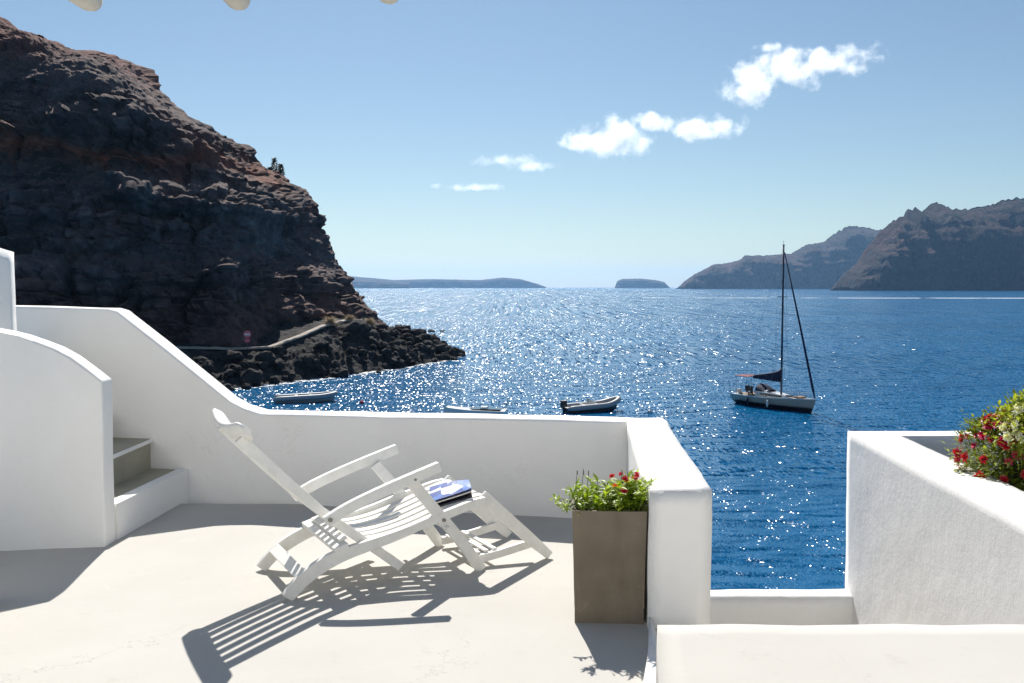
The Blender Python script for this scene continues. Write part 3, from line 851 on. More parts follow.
# ------------------------------------------------------------------ near cliff
def px2(px, py, d): return ((px-512)/740*d, 1.6+(287-py)/740*d)
sil = [(392, 322, 134), (366, 300, 135), (358, 275, 136), (350, 255, 137), (338, 228, 138), (330, 205, 139), (318, 188, 140), (284, 168, 143), (262, 148, 144), (240, 136, 145), (205, 113, 147), (172, 93, 149), (142, 73, 151), (95, 66, 153), (52, 50, 155), (36, 34, 157), (8, 19, 159), (-30, 10, 162), (-120, -25, 168)]
lev = []
for px, py, d in sil:
    x, z = px2(px, py, d); lev.append((x, d, z))
zs = [l[2] for l in lev]
# front face: plan depth of the face at far left for a given height
def front_y(z): return interp([-12, -4, 2, 9, 10.5, 18, 20, 29, 33, 42, 55, 70, 90], [98, 101, 103, 105, 108, 110, 113, 116, 121, 136, 156, 178, 200], z)
PZ = [-12, -9, -4, 4, 6.5, 15, 19, 27, 31, 42, 55, 70, 90]
PY = [90, 96, 101.5, 103.5, 108.5, 110.5, 117, 119, 123.5, 130, 139.5, 150, 164]
def face(x, z):
    q = z + 3.2*N.noise((x*.028, 4, z*.03)) + 1.5*N.noise((x*.09, 8, z*.06)) + x*.025 + 2
    return interp(PZ, PY, q), interp(PZ, [1, 1, .9, 0, .9, 0, .9, 0, .8, .75, .75, .75, .75], q)
NL, NT, NB = 300, 560, 60
rows = []
ZB, ZT = -11.5, zs[-1]
for i in range(NL+1):
    z0 = lerp(ZB, ZT, i/NL)
    xt = interp(zs, [l[0] for l in lev], z0); yt = interp(zs, [l[1] for l in lev], z0)
    if z0 < zs[0]: xt += (zs[0]-z0)*1.2
    row = []
    xl = -178.0
    for j in range(NT+NB+1):
        if j <= NT:
            t = j/NT
            x = lerp(xl, xt, t); yf = face(x, z0)[0] - 101.5 + interp([-178, -58, -46, -37, -33, -30, -28, -26], [86, 94, 97, 100.5, 104, 109, 114, 120], x)
            yf = min(yf, yt+6)
            # headland curves back to its tip
            u = max(0, (t-.25)/.75)
            y = yf + (yt-yf)*(u**26) + 3*math.sin(x*.09+z0*.03) * (1-u)
            z = z0
        else:
            t = (j-NT)/NB
            x = lerp(xt, xl, t); y = yt + 34*math.sqrt(t)*max(.05, 1-(z0-ZB)/(ZT-ZB)); z = z0
        row.append(Vector((x, y, z)))
    rows.append(row)
bm = bmesh.new(); vr = add_grid(bm, rows); bm.normal_update()
bmesh.ops.recalc_face_normals(bm, faces=bm.faces)
bm.normal_update()
offs = []
for v in bm.verts:
    p = v.co
    sm = face(p.x, p.z)[1]                       # 1 on scree benches, 0 on bare rock faces
    sm = max(0, min(1, sm*1.5-.25+.8*N.noise(p*.06+Vector((0, 0, 40)))))
    warp = 1.6*N.noise(p*.05) + .6*N.noise(p*.17)
    zz = p.z + warp + p.x*.04
    up = min(1, max(0, (p.z-27+7*N.noise(p*.03+Vector((9, 0, 0))))/12))
    L = math.floor(zz/1.9); f = zz/1.9-L
    lay = N.cell(Vector((L*3.7+.5, p.x*.035, p.y*.02)))*1.5 + .5*min(1, f*5)
    L2 = math.floor(zz/.62+.4); lay += .3*N.cell(Vector((L2*5.3+.5, p.x*.11, .5)))
    d1, c1 = N.voronoi(Vector((p.x*.15, p.y*.15, zz*.10))+.3*N.noise_vector(p*.2)); d2, c2 = N.voronoi(Vector((p.x*.42, p.y*.42, zz*.34))+.25*N.noise_vector(p*.5))
    blocks = 2.3*N.cell(c1[0]*37.7) + 1.2*N.cell(c2[0]*53.1) + min(1.5, 6*(d1[1]-d1[0])) + min(.7, 4*(d2[1]-d2[0]))
    big = 3.2*N.noise(Vector((p.x*.025, 5, p.z*.018))) + 1.8*ridged(Vector((p.x*.05, 2, p.z*.014)), 3)
    gul = ridged(Vector((p.x*.05+p.z*.025, p.y*.03, p.z*.01)), 4)*1.4
    mound = (max(0, N.noise(p*.045+Vector((3, 3, 3))))*8 + max(0, N.noise(p*.10+Vector((8, 3, 3))))*3)*up
    rockf = (1-.75*sm)*(1-.45*up)*(.55+.45*max(0, min(1, (-30-p.x-max(0, p.z-8)*.9)/14)))
    a = (lay+blocks)*rockf + big*(1-.5*up) + gul*(.3+.8*up) + mound + (.35+.3*sm)*fbm(p*.55, 4) + .18*fbm(p*2.1, 3)
    offs.append(a)
mean = sum(offs)/len(offs)
for v, a in zip(bm.verts, offs):
    n = v.normal.copy(); n.z *= .5
    v.co += n*(a-mean-.6)
tag(obj('cliff', bm, M['cliff'], smooth=False), kind='structure')

# shore platform below the cliff carrying the path and the rubble
def shore(t):   # waterline t in 0..1 from near left to the tip, and the landward path line
    W = [(-46, 74), (-38, 84), (-32, 91.5), (-26.5, 98.5), (-22, 105), (-16.5, 113), (-12.2, 121.5), (-9.6, 130), (-9.2, 137), (-13, 146), (-22, 160)]
    Pp = [(-58, 92, -5.6), (-46, 95, -6.1), (-37.2, 98.5, -6.6), (-33.5, 102, -6.7), (-30.5, 107, -5.4), (-28.5, 112, -4.2), (-26.5, 118, -3.7), (-25, 124, -3.9), (-24, 130, -4.6), (-27, 141, -5.2), (-35, 155, -5.6)]
    k = t*(len(W)-1); i = min(int(k), len(W)-2); f = k-i
    return (Vector((lerp(W[i][0], W[i+1][0], f), lerp(W[i][1], W[i+1][1], f), SEA)), Vector([lerp(Pp[i][q], Pp[i+1][q], f) for q in range(3)]))
bm = bmesh.new(); rows = []
for i in range(221):
    a, b = shore(i/220)
    row = []
    for j in range(76):
        s_ = j/75
        if s_ < .60:
            q = s_/.60
            p = a.lerp(b, q); p.z = lerp(SEA-.9, b.z-.15, q**.75)
            amp = .55*math.sin(math.pi*min(1, q*1.0))+.12
        else:
            q = (s_-.60)/.40
            back = (b-a); back.z = 0; back.normalize()
            p = b + back*(q*13); p.z = b.z-.15 + q*1.6; amp = .15+.35*q
        vd = N.voronoi(p*.8)[0]
        p.z += amp*(1.5*(vd[1]-vd[0])-.4 + fbm(p*.5, 3)*.8)
        p.x += amp*.9*N.noise(p*.35)
        row.append(p)
    rows.append(row)
add_grid(bm, rows)
tag(obj('rocky_shore', bm, M['boulder']), kind='structure')
# path ribbon with a pale low kerb
bm = bmesh.new(); rows = []
for i in range(90):
    t = .08+.66*i/89
    a, b = shore(t); d = (b-a); d.z = 0; d.normalize()
    q = b + Vector((0, 0, .22))
    rows.append([q - d*.52+Vector((0, 0, -.35)), q-d*.5+Vector((0, 0, -.12+.35*N.noise((i*.35, 3, 0)))), q-d*.34+Vector((0, 0, -.1+.35*N.noise((i*.35, 3, 0)))), q-d*.32+Vector((0, 0, -.12)), q + d*.4+Vector((0, 0, -.1)), q+d*.5+Vector((0, 0, -.5))])
add_grid(bm, rows); bmesh.ops.recalc_face_normals(bm, faces=bm.faces)
tag(obj('path', bm, M['path']), kind='structure')

# boulders
protos = []
for k in range(7):
    bm = bmesh.new(); bmesh.ops.create_icosphere(bm, subdivisions=3, radius=1)
    sx, sy, sz = rnd(.8, 1.3), rnd(.8, 1.2), rnd(.6, .9)
    for v in bm.verts:
        c = v.co.copy()
        vd = N.voronoi(c*1.3+Vector((k*9, 0, 0)))[0]
        f = 1+.35*(vd[1]-vd[0]-.4)+.16*N.noise(c*2.2+Vector((k*5, 1, 2)))+.06*N.noise(c*6)
        v.co = Vector((c.x*sx, c.y*sy, c.z*sz))*f
    me = bpy.data.meshes.new('boulder'); bm.to_mesh(me); bm.free(); me.materials.append(M['boulder']); protos.append(me)
for k in range(230):
    t = rnd(.12, .86) if k % 3 else rnd(.5, .82); q = rnd(-.03, .80)
    a, b = shore(t); p = a.lerp(b, q); p.z = lerp(SEA-.2, b.z-.1, max(0, q)**.75)
    o = link(bpy.data.objects.new('boulder', random.choice(protos)))
    s_ = random.choice((.3, .4, .5, .7, .9, 1.2))*rnd(.7, 1.3)
    if k % 17 == 0: s_ *= 1.6
    o.location = p + Vector((rnd(-1, 1), rnd(-1, 1), .1)); o.scale = (s_, s_*rnd(.8, 1.1), s_*rnd(.8, 1.1)); o.rotation_euler = (rnd(-.5, .5), rnd(-.5, .5), rnd(0, 6.3))
    tag(o, 'black volcanic boulder in the rubble between the cliff path and the sea', 'boulder', 'boulders along the rocky shore')
# far spit of low rocks beyond the tip
for k, (x, y, s_) in enumerate(((-30, 205, 2.2), (-25.5, 207, 1.6), (-22.5, 206, 1.2), (-35, 204, 3.2), (-19.5, 207, .8))):
    o = link(bpy.data.objects.new('skerry', protos[k])); o.location = (x, y, SEA+.1); o.scale = (s_*1.3, s_, s_*.55); o.rotation_euler = (0, 0, k)
    tag(o, 'low dark rock awash in the bright water beyond the headland tip', 'rock', 'rocks awash beyond the headland')

# foam along the waterline
bm = bmesh.new(); rows = []
for i in range(300):
    t = .1+.75*i/299; a, b = shore(t); d = (a-b); d.z = 0; d.normalize()
    wd = .9+.9*N.noise((i*.08, 2, 0))+.5*N.noise((i*.3, 5, 0))
    rows.append([a - d*1.6 + Vector((0, 0, .05)), a + Vector((0, 0, .05)), a + d*max(.25, wd) + Vector((0, 0, .03))])
add_grid(bm, rows); tag(obj('foam', bm, M['foam']), kind='stuff')
# boat wake far out
bm = bmesh.new(); rows = []
for i in range(120):
    x = 150 + 700*i/119; y = 850 - 60*(i/119) + 6*N.noise((i*.1, 0, 0)); h = lerp(.06, .6, i/119)
    rows.append([Vector((x, y-7, SEA+.02)), Vector((x, y-2, SEA+h)), Vector((x, y+2, SEA+h)), Vector((x, y+9, SEA+.02))])
add_grid(bm, rows); tag(obj('wake', bm, M['wake']), kind='stuff')

# dry bushes by the path, shrub on the cliff edge
for k, (x, d, z, r_, lab) in enumerate(((-27.9, 113.6, -4.2, 1.7, 'pale dry grass tuft at the upper end of the cliff path'), (-26.0, 118.6, -3.9, 1.3, 'low tan dry bush in the middle of the clumps above the rubble'),
                                     (-23.6, 122.5, -4.6, 1.4, 'ochre dry bush nearest the headland tip above the rubble'))):
    bm = bmesh.new()
    for _ in range(700):
        a = rnd(0, 6.28); el = rnd(.15, 1.5); dr = Vector((math.cos(a)*math.cos(el), math.sin(a)*math.cos(el), math.sin(el)*.75))
        add_leaf(bm, dr*rnd(0, .35)*r_, dr, Vector((0, 0, 1)), r_*rnd(.45, .9), .055, .45, 3)
    o = obj('dry_bush', bm, M['dry'], loc=(x, d, z)); tag(o, lab, 'dry bush', 'dry bushes along the path')
bm = bmesh.new(); 
for cx, h, w_ in ((0, 3.4, .8), (1.2, 2.2, .7), (-.9, 1.6, .6)):
    for _ in range(500):
        t = rnd(0, 1); a = rnd(0, 6.28); r_ = w_*(1-t*.75)*rnd(.3, 1)
        p = Vector((cx+math.cos(a)*r_, math.sin(a)*r_, t*h)); add_leaf(bm, p, Vector((math.cos(a), math.sin(a), rnd(0, 1.2))), Vector((0, 0, 1)), .45, .2, .2, 2)
x, z = px2(279, 166, 143)
tag(obj('shrub', bm, M['shrub'], loc=(x-.3, 142.5, z-2.3)), 'dark upright shrub standing on the edge of the near cliff against the sky', 'shrub')

# road sign at the path
sg = empty('road_sign', (-35.3, 98.6, -6.7))
bm = bmesh.new(); add_tube(bm, [(0, 0, 0), (0, 0, 2.3)], .04, 8); obj('post', bm, M['wire'], sg)
bm = bmesh.new(); add_tube(bm, [(0, -.05, 2.0), (0, -.09, 2.0)], .50, 28); dsc = obj('disc', bm, M['sign_red'], sg)
bm = bmesh.new(); add_box(bm, -.36, .36, -.115, -.095, 1.87, 2.13); obj('bar', bm, M['hull_white'], dsc)
bm = bmesh.new(); add_box(bm, -.34, .34, -.09, -.05, .95, 1.38); obj('plate', bm, M['sign_red'], sg)
tag(sg, 'small round red sign with a white bar on a post beside the cliff path', 'sign')

# ------------------------------------------------------------------ far land
def headland(name, ridge, d, depth, seed, nx=420, nv=64, mat='headland', rough=1.0):
    """ridge: list of (px, py) along the skyline at distance d"""
    xs = [(p[0]-512)/740*d for p in ridge]; zsr = [1.6+(287-p[1])/740*d for p in ridge]
    bm = bmesh.new(); rows = []
    hmax = max(zsr)-SEA
    for v in range(nv+nv//2+1):
        row = []
        for i in range(nx+1):
            x = lerp(xs[0], xs[-1], i/nx); h = interp(xs, zsr, x)-SEA
            h *= .988+.022*rough*fbm((x*30/d, seed, 1), 3)+.020*rough*max(-.2, ridged((x*150/d, seed, 4), 3))
            if v <= nv:
                t = v/nv
                y = d - depth*(1-t) * min(1, .25+h/hmax)
                prof = t**.9 * .75 + .25*(1/(1+math.exp(-(t-.55)*14)))
                z = SEA-2+ (h+2)*prof
                rel = math.sin(math.pi*min(1, t*1.02))
                g = .6*ridged(Vector((x*14/d, seed+t*.5, z*.0015)), 3) + .55*ridged(Vector((x*46/d, seed+5+t*.7, z*.003)), 5)
                y += rel*depth*.55*(-g)*rough
                st_ = N.noise(Vector((x*2/d, seed*3, z*15/hmax+.8*N.noise((x*12/d, 1, 2)))))
                y += rel*depth*.20*st_*rough
                z += rel*hmax*.05*fbm((x*40/d, t*9, seed), 3)*rough
            else:
                t = (v-nv)/(nv//2); y = d + depth*t*.8; z = SEA-2+(h+2)*(1-t*t)
            row.append(Vector((x, y, z)))
        rows.append(row)
    add_grid(bm, rows)
    bmesh.ops.recalc_face_normals(bm, faces=bm.faces)
    tag(obj(name, bm, M[mat]), kind='structure')
headland('headland', [(841, 287), (843, 279), (848, 271), (859, 262), (867, 248), (876, 236), (888, 224), (897, 219), (904, 218), (906, 210), (911, 212), (913, 209), (917, 214), (924, 209), (934, 204), (948, 209), (965, 211), (985, 206), (1000, 202), (1024, 200), (1060, 197), (1110, 204), (1160, 200), (1240, 205), (1330, 222), (1400, 246), (1450, 268), (1490, 287)], 2600, 135, 3.3, nx=1200, nv=110)
headland('headland', [(680, 287), (685, 281), (695, 274), (707, 268), (712, 265), (724, 264), (740, 260), (744, 256), (760, 256), (790, 254), (804, 246), (822, 243), (836, 233), (848, 227), (860, 227), (880, 230), (900, 228), (940, 232)], 4700, 170, 7.7, nx=560, nv=80)
headland('island', [(300, 276), (340, 275), (360, 277), (395, 280), (430, 279), (480, 280), (503, 277.5), (520, 279), (538, 284), (546, 287)], 9000, 120, 1.2, nx=240, nv=24, rough=.5)
headland('island', [(615, 287), (617, 281), (622, 279), (640, 278.5), (655, 280), (664, 282), (669, 287)], 8500, 100, 5.1, nx=140, nv=24, rough=.4)
headland('island', [(300, 281), (350, 279), (385, 281), (410, 283), (413, 287)], 7600, 120, 9.4, nx=120, nv=24, rough=.4)

# ------------------------------------------------------------------ boats
def loft_hull(bm, stations, closed_top=False):
    """stations: list of (x, [(y, z) from keel to sheer]) mirrored to the other side"""
    rows = []
    for x, half in stations:
        r_ = [Vector((x, -y, z)) for y, z in reversed(half)] + [Vector((x, y, z)) for y, z in half[1:]]
        rows.append(r_)
    vr = add_grid(bm, rows)
    bm.faces.new(vr[0][::-1])
    return vr

# sailing yacht: local +x is the bow
YL = 10.0
bowp, stern = Vector((29.6, 72.4)), Vector((24.4, 79.4))
dr = (bowp-stern); dr.y *= K; rz = math.atan2(dr.y, dr.x)
yr = empty('sailboat', (*(bowp+stern)/2, SEA), rz)
def sec(u):
    x = (u-.5)*YL
    b = 1.65*(.72+.28*math.sin(math.pi*min(1, (u+.18))))*(1 if u < .55 else max(.02, 1-((u-.55)/.45)**2.1))
    sh = 1.05+.30*max(0, u-.3)**1.5*1.7; keel = -.45*math.sin(math.pi*min(1, max(.08, u*.95+.03)))
    return x, b, sh, keel
ys_ = []
for i in range(29):
    u = i/28; x, b, sh, kz = sec(u)
    rake = .55*max(0, u-.8)/.2
    ys_.append((x, b, sh, kz, rake))
def yhull(bm, z0, z1, extra=0.0, mode='top'):
    rows = []
    for x, b, sh, kz, rake in ys_:
        top = sh if z1 is None else min(z1, sh)
        bot = kz if z0 is None else z0
        half = []
        for k in range(6):
            z = lerp(bot, top, k/5); f = max(0, (z-kz)/(sh-kz)); wv = (b+extra)*min(1, f**.42)
            xx = x + rake*(z/sh if z > 0 else 0)
            half.append((xx, wv, z))
        rows.append([Vector((q[0], -q[1], q[2])) for q in reversed(half)] + [Vector((q[0], q[1], q[2])) for q in half])
    vr = add_grid(bm, rows)
    bm.faces.new(vr[0][::-1]) if False else None
    a = vr[0]; n_ = len(a)//2
    for k in range(n_-1): bm.faces.new((a[k], a[k+1], a[-2-k], a[-1-k]))
    bmesh.ops.recalc_face_normals(bm, faces=bm.faces)
bm = bmesh.new(); yhull(bm, .45, None); obj('hull', bm, M['hull_beige'], yr, smooth=True)
bm = bmesh.new(); yhull(bm, None, .45, .004); obj('bottom_paint', bm, M['black'], yr, smooth=True)
bm = bmesh.new()
add_grid(bm, [[Vector((x+rake, -b*.98, sh-.02)), Vector((x+rake, 0, sh+.05)), Vector((x+rake, b*.98, sh-.02))] for x, b, sh, kz, rake in ys_])
obj('deck', bm, M['hull_white'], yr)
bm = bmesh.new()
for s_ in (-1, 1):
    add_tube(bm, [(x+rake, s_*b, sh+.03) for x, b, sh, kz, rake in ys_], .045, 6)
obj('toe_rail', bm, M['hull_white'], yr)
bm = bmesh.new(); add_prism(bm, [(-1.6, -1.05), (2.6, -.55), (2.6, .55), (-1.6, 1.05)], 1.05, [1.65, 1.35, 1.35, 1.65]); bevel(bm, .12, 3)
cab = obj('coachroof', bm, M['hull_white'], yr, smooth=False)
for s_ in (-1, 1):
    bm = bmesh.new(); m4 = Matrix.Translation((.3, s_*.885, 1.36)) @ Matrix.Rotation(-s_*math.atan2(.5, 4.2), 4, 'Z')
    add_box(bm, -1.3, 1.4, -.02, .02, -.10, .08, m4); obj('window', bm, M['glass'], cab)
bm = bmesh.new(); add_box(bm, -4.3, -1.7, -.75, .75, 1.0, 1.13); obj('cockpit', bm, M['teak'], yr)
bm = bmesh.new(); add_box(bm, -3.3, -3.1, -.12, .12, 1.1, 1.9); add_tube(bm, [(-3.35, math.cos(a)*.4, 1.85+math.sin(a)*.4) for a in [k*math.pi/10 for k in range(21)]], .025, 6); obj('helm', bm, M['black'], yr)
bm = bmesh.new(); add_tube(bm, [(1.0, 0, 1.2), (1.0, 0, 8), (1.0, 0, 16.6)], [.11, .10, .085], 10); mast = obj('mast', bm, M['alu'], yr, smooth=True)
for z, w_ in ((6.3, .85), (11.4, .65)):
    bm = bmesh.new(); add_tube(bm, [(.9, -w_, z), (1, 0, z), (.9, w_, z)], .035, 6); obj('spreader', bm, M['alu'], mast)
bm = bmesh.new(); add_tube(bm, [(1.0, 0, 16.6), (1.0, 0, 17.1)], .02, 5); add_box(bm, .85, 1.15, -.03, .03, 16.6, 16.68); obj('masthead', bm, M['alu'], mast)
bm = bmesh.new(); add_tube(bm, [(.95, 0, 2.75), (-3.0, 0, 2.85)], .08, 8); boom = obj('boom', bm, M['alu'], yr)
bm = bmesh.new()
rows = []
for i in range(13):
    t = i/12; x = lerp(.92, -2.95, t); hh = lerp(1.2, .25, t**.6); wv = lerp(.22, .12, t)
    rows.append([Vector((x, wv*math.cos(a)*(1 if math.sin(a) < .2 else .6), 2.9+max(-.1, math.sin(a))*hh)) for a in [2*math.pi*k/12 for k in range(13)]])
add_grid(bm, rows); obj('sail_cover', bm, M['navy'], boom, smooth=True)
bx = YL/2+.42
bm = bmesh.new(); add_tube(bm, [(bx, 0, 1.45), (lerp(bx, 1.15, .06), 0, 2.3), (lerp(bx, 1.15, .5), 0, 8.8), (1.15, 0, 15.9)], [.05, .12, .095, .05], 8); obj('furled_jib', bm, M['navy'], yr, smooth=True)
bm = bmesh.new()
add_tube(bm, [(1.0, 0, 16.5), (-YL/2, 0, 1.1)], .012, 4)
for s_ in (-1, 1):
    add_tube(bm, [(1, 0, 15.9), (.9, s_*.65, 11.4), (.9, s_*.85, 6.3), (.9, s_*1.55, 1.15)], .012, 4)
    add_tube(bm, [(1, 0, 6.3), (.3, s_*1.5, 1.15)], .012, 4)
    add_tube(bm, [(1, 0, 11.4), (.9, s_*.85, 6.3)], .012, 4)
obj('rigging', bm, M['wire'], yr)
bm = bmesh.new()
for s_ in (-1, 1):
    line = []
    for i in range(0, 29, 3):
        x, b, sh, kz, rake = ys_[i]; add_tube(bm, [(x+rake, s_*b*.96, sh), (x+rake, s_*b*.96, sh+.6)], .015, 5); line.append((x+rake, s_*b*.96, sh+.6))
    add_tube(bm, line, .012, 4)
    add_tube(bm, [(p[0], p[1], p[2]-.28) for p in line], .010, 4)
obj('guard_rail', bm, M['wire'], yr)
bm = bmesh.new()
add_grid(bm, [[Vector((x, y, 2.95+.12*math.cos(y*1.2)-.05*abs(x+3.6))) for y in (-1.1, -.6, 0, .6, 1.1)] for x in (-4.6, -3.9, -3.3, -2.7)])
r_ = bmesh.ops.extrude_face_region(bm, geom=bm.faces[:]); bmesh.ops.translate(bm, vec=(0, 0, .05), verts=[v for v in r_['geom'] if isinstance(v, bmesh.types.BMVert)])
bim = obj('bimini', bm, M['red_cloth'], yr)
bm = bmesh.new()
for x in (-4.4, -2.9):
    for s_ in (-1, 1): add_tube(bm, [(x, s_*1.08, 1.1), (x, s_*1.08, 2.95)], .02, 5)
obj('bimini_frame', bm, M['wire'], bim)
bm = bmesh.new(); rows = []
for i in range(7):
    x = -1.75 + .2*i; hgt_ = .75*math.sin(math.pi*(.5-.42*i/6))
    rows.append([Vector((x, .95*math.cos(a), 1.6+max(0, math.sin(a))*hgt_)) for a in [math.pi*k/10 for k in range(11)]])
add_grid(bm, rows); obj('spray_hood', bm, M['navy'], yr, smooth=True)
for s_ in (-1, 1):
    for x in (-2.6, -3.7):
        bm = bmesh.new(); add_tube(bm, [(x, s_*1.0, 1.1), (x, s_*1.0, 1.32)], [.11, .09], 10); obj('winch', bm, M['wire'], yr, smooth=True)
    for x in (-2.0, .8):
        bm = bmesh.new(); add_tube(bm, [(x, s_*1.72, .95), (x, s_*1.74, .8), (x, s_*1.74, .35), (x, s_*1.73, .22)], [.02, .11, .11, .03], 10); obj('fender', bm, M['hull_white'] if x > 0 else M['navy'], yr, smooth=True)
bm = bmesh.new(); add_box(bm, -4.75, -4.35, .55, .9, 1.25, 1.85); bevel(bm, .06, 2); add_box(bm, -4.68, -4.5, .66, .78, .8, 1.26); obj('outboard_motor', bm, M['black'], yr)
bm = bmesh.new(); add_box(bm, -4.6, -4.2, -.95, -.45, 1.15, 1.55); bevel(bm, .08, 2); obj('liferaft', bm, M['hull_white'], yr)
bm = bmesh.new(); add_box(bm, 1.9, 2.4, -.3, .3, 1.38, 1.5); bevel(bm, .03, 2); obj('hatch', bm, M['glass'], yr)
bm = bmesh.new(); add_box(bm, 3.1, 3.9, -.45, .45, 1.32, 1.5); bevel(bm, .06, 2); obj('foredeck_bag', bm, M['teak'], yr)
tag(yr, 'single masted sailing yacht with furled navy sails moored on the blue sea', 'sailboat')

# inflatable boats
def rib(loc, rz, Lb, tube_m, hull_m, label, console=True, motor=True, Wd=1.0, nose=.55, tr=.27):
    root = empty('inflatable_boat', loc, rz)
    path = []
    for k in range(9): path.append((-Lb/2+Lb*.62*k/8, -Wd, .45+.02*k))
    for k in range(1, 16):
        a = -math.pi/2+math.pi*k/16; path.append((Lb*.12+Lb*.38*math.cos(a)**.8 if math.cos(a) > 0 else Lb*.12, Wd*math.sin(a), .61+nose*math.cos(a)**1.5))
    for k in range(8, -1, -1): path.append((-Lb/2+Lb*.62*k/8, Wd, .45+.02*k))
    rad = [tr*.55]+[tr]*(len(path)-2)+[tr*.55]
    bm = bmesh.new(); add_tube(bm, path, rad, 12); obj('tube', bm, M[tube_m], root, smooth=True)
    bm = bmesh.new(); rows = []
    for k in range(13):
        u = k/12; x = lerp(-Lb/2+.15, Lb/2-.15, u); b = Wd*(1 if u < .55 else max(.03, 1-((u-.55)/.45)**2)); zt = .42+.55*max(0, u-.5)**1.5*nose*2.2; kz = -.25+.75*max(0, u-.6)**1.6*2
        rows.append([Vector((x, -b, zt)), Vector((x, -b*.75, lerp(kz, zt, .35))), Vector((x, 0, kz)), Vector((x, b*.75, lerp(kz, zt, .35))), Vector((x, b, zt))])
    vr = add_grid(bm, rows); bm.faces.new(vr[0]); bmesh.ops.recalc_face_normals(bm, faces=bm.faces)
    obj('hull', bm, M[hull_m], root)
    bm = bmesh.new(); add_prism(bm, [(-Lb/2+.25, -Wd+.1), (Lb*.12, -Wd+.1), (Lb*.36, 0), (Lb*.12, Wd-.1), (-Lb/2+.25, Wd-.1)], .38, .44); obj('deck', bm, M['pale_rubber'], root)
    for x in (-.9, .6):
        bm = bmesh.new(); add_box(bm, x-.15, x+.15, -Wd+.2, Wd-.2, .44, .72); bevel(bm, .03, 2); obj('thwart', bm, M['hull_white'], root)
    if console:
        bm = bmesh.new(); add_prism(bm, [(-.35, -.35), (.25, -.35), (.25, .35), (-.35, .35)], .44, [1.25, 1.0, 1.0, 1.25]); bevel(bm, .05, 2); cn = obj('console', bm, M['hull_white'], root)
        bm = bmesh.new(); add_tube(bm, [(-.42, math.cos(a)*.19, 1.12+math.sin(a)*.19) for a in [k*math.pi/8 for k in range(17)]], .02, 6); obj('steering_wheel', bm, M['black'], cn)
    if motor:
        bm = bmesh.new(); add_box(bm, -Lb/2-.35, -Lb/2+.2, -.22, .22, .62, 1.18); bevel(bm, .09, 3)
        mo = obj('outboard_motor', bm, M['black'], root)
        bm = bmesh.new(); add_box(bm, -Lb/2-.15, -Lb/2+.02, -.09, .09, -.3, .64); obj('motor_leg', bm, M['black'], mo)
    tag(root, label, 'boat')
    return root
rib((7.95, 73.6, SEA), R(20), 5.9, 'pale_rubber', 'dark_rubber', 'dark hulled inflatable motorboat with raised bow and black outboard, just beyond the parapet')
rib((-22.4, 79.6, SEA), R(12), 6.6, 'grey_rubber', 'grey_rubber', 'grey inflatable boat floating close to the rocky shore at the foot of the cliff', console=False, motor=False, nose=.25)

# white motorboat mostly hidden by the parapet
mb = empty('motorboat', (-3.5, 69.7, SEA), R(172))
bm = bmesh.new(); rows = []
for k in range(17):
    u = k/16; x = lerp(-3.0, 3.0, u); b = 1.1*(1 if u < .5 else max(.02, 1-((u-.5)/.5)**2.2)); sh = .8+.25*u**2; kz = -.3+.7*max(0, u-.65)**1.4*2.4
    rows.append([Vector((x, -b, sh)), Vector((x, -b*.9, .25)), Vector((x, 0, kz)), Vector((x, b*.9, .25)), Vector((x, b, sh))])
vr = add_grid(bm, rows); bm.faces.new(vr[0]); bmesh.ops.recalc_face_normals(bm, faces=bm.faces); obj('hull', bm, M['hull_white'], mb)
bm = bmesh.new()
add_grid(bm, [[Vector((lerp(-3, 3, u), -1.09*(1 if u < .5 else max(.02, 1-((u-.5)/.5)**2.2)), .79+.25*u*u)), Vector((lerp(-3, 3, u), 0, .84+.33*u*u)), Vector((lerp(-3, 3, u), 1.09*(1 if u < .5 else max(.02, 1-((u-.5)/.5)**2.2)), .79+.25*u*u))] for u in [k/16 for k in range(17)]])
obj('deck', bm, M['hull_white'], mb)
bm = bmesh.new(); add_prism(bm, [(-2.5, -.75), (.2, -.75), (.6, 0), (.2, .75), (-2.5, .75)], .86, .95); obj('cockpit', bm, M['glass'], mb)
bm = bmesh.new(); add_box(bm, -1.2, -.6, -.6, .6, .95, 1.12); bevel(bm, .05); obj('seat', bm, M['hull_white'], mb)
bm = bmesh.new(); add_tube(bm, [(-2.8, -.8, .8), (-3.05, -.8, 1.9)], .03, 6); obj('pole', bm, M['black'], mb)
tag(mb, 'white motorboat whose deck shows just above the middle of the long parapet', 'boat')

# mooring buoys
for (x, y, m_, lab) in ((-16.0, 78.4, 'red', 'small red mooring buoy to the right of the grey inflatable'), (13.6, 72.6, 'hull_white', 'small white mooring buoy to the right of the dark inflatable')):
    b = empty('buoy', (x, y, SEA))
    bm = bmesh.new(); bmesh.ops.create_uvsphere(bm, u_segments=16, v_segments=10, radius=.24)
    for v in bm.verts: v.co.z = v.co.z*.85+.12
    obj('float', bm, M[m_], b, smooth=True)
    bm = bmesh.new(); add_tube(bm, [(0, 0, .3), (0, 0, .46)], .035, 8); obj('ring', bm, M['black'], b)
    tag(b, lab, 'buoy')

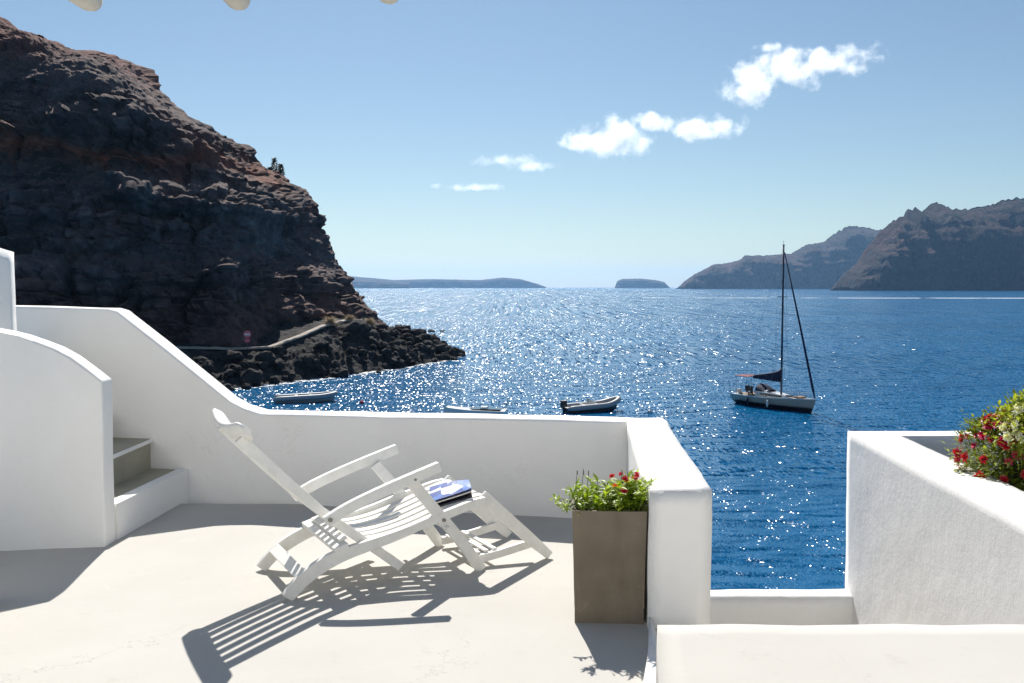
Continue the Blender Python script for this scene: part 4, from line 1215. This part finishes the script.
# ------------------------------------------------------------------ clouds (volumes above and beyond the haze)
def cloud(blobs, d, label, dens=.011, seed=0):
    """blobs: (px, py, rx, ry) in degrees-like pixel units at distance d -> real puffs"""
    cs = []
    for px, py, rx, ry in blobs:
        x = (px-512)/740*d; z = 1.6+(287-py)/740*d
        cs.append((Vector((x, d + rnd(-60, 60), z)), rx*1.15/740*d, ry*1.08/740*d))
    cen = sum((c[0] for c in cs), Vector())/len(cs)
    bm = bmesh.new()
    for c, rx, rz_ in cs:
        ry = .5*(rx+rz_)
        b0 = bmesh.ops.create_icosphere(bm, subdivisions=3, radius=1)
        for v in b0['verts']:
            v.co = Vector((v.co.x*rx*1.45, v.co.y*ry*1.4, v.co.z*rz_*1.45)) + c-cen
    m, nt, b = new_mat('cloud_vapour'); nt.nodes.remove(b)
    P = nd(nt, 'ShaderNodeTexCoord').outputs['Object']
    scale0 = 7000/d
    wn = noise_node(nt, .0058*scale0, 6, .58, None); 
    off = nd(nt, 'ShaderNodeVectorMath', operation='ADD'); off.inputs[1].default_value = (seed*500, 0, 0); nt.links.new(P, off.inputs[0]); nt.links.new(off.outputs[0], wn.inputs['Vector'])
    field = None
    for c, rx, rz_ in cs:
        ry = .5*(rx+rz_); q = c-cen
        mp = nd(nt, 'ShaderNodeMapping', vector_type='TEXTURE')
        mp.inputs['Location'].default_value = q; mp.inputs['Scale'].default_value = (rx, ry, rz_)
        nt.links.new(P, mp.inputs['Vector'])
        ln = nd(nt, 'ShaderNodeVectorMath', operation='LENGTH'); nt.links.new(mp.outputs[0], ln.inputs[0])
        f = math_n(nt, 'SUBTRACT', 1.0, ln.outputs['Value'])
        field = f if field is None else math_n(nt, 'MAXIMUM', field, f)
    nz = math_n(nt, 'MULTIPLY', math_n(nt, 'SUBTRACT', wn.outputs['Fac'], .53), 4.0)
    tot = math_n(nt, 'ADD', field, nz)
    dn = math_n(nt, 'MULTIPLY', math_n(nt, 'POWER', math_n(nt, 'MULTIPLY', tot, 1.1, True), 1.35), dens)
    pv = nd(nt, 'ShaderNodeVolumePrincipled'); pv.inputs['Color'].default_value = (1, 1, 1, 1); pv.inputs['Anisotropy'].default_value = .6
    nt.links.new(dn, pv.inputs['Density'])
    nt.links.new(pv.outputs[0], nt.nodes['Material Output'].inputs['Volume'])
    o = obj('cloud', bm, m, loc=cen)
    rm = o.modifiers.new('union', 'REMESH'); rm.mode = 'VOXEL'; rm.voxel_size = 26
    tag(o, label, 'cloud')
cloud([(752, 84, 24, 20), (785, 72, 34, 16), (825, 66, 26, 13), (850, 56, 24, 9), (875, 60, 16, 5), (762, 52, 14, 5)], 7200, 'large white cloud at the upper right, highest of the clouds', seed=1)
cloud([(655, 125, 20, 9), (690, 128, 24, 13), (720, 126, 18, 11)], 7600, 'flat white cloud just left of and below the large one', seed=2)
cloud([(580, 138, 16, 11), (610, 140, 30, 17), (630, 138, 16, 18)], 7600, 'puffy white cloud in the middle of the row', seed=3)
cloud([(507, 162, 24, 6.5), (530, 168, 20, 4.5), (470, 189, 26, 3.5)], 8000, 'smallest and lowest wisp of white cloud at the left end of the row', dens=.006, seed=4)

# ------------------------------------------------------------------ stretch the surveyed depths to the real lens
bpy.context.view_layer.update()
STRETCH = {'parapet_wall', 'passage_wall', 'ledge', 'kerb', 'flower_bed', 'stair_wall', 'staircase', 'wall_pier', 'terrace_floor', 'terrace_base', 'lower_terrace_base',
           'passage_floor', 'cliff', 'rocky_shore', 'path', 'foam', 'wake', 'headland', 'island'}
MOVE = {'sailboat', 'inflatable_boat', 'motorboat', 'buoy', 'boulder', 'skerry', 'dry_bush', 'shrub', 'road_sign', 'flowering_bush', 'cloud'}
for o in list(scn.objects):
    n_ = o.name.split('.')[0]
    if o.parent is None and n_ in STRETCH | MOVE: o.location.y *= K
    top = o
    while top.parent: top = top.parent
    if top.name.split('.')[0] in STRETCH:
        if o is not top: o.location.y *= K
        if o.type == 'MESH': o.data.transform(Matrix.Diagonal((1, K, 1, 1)))
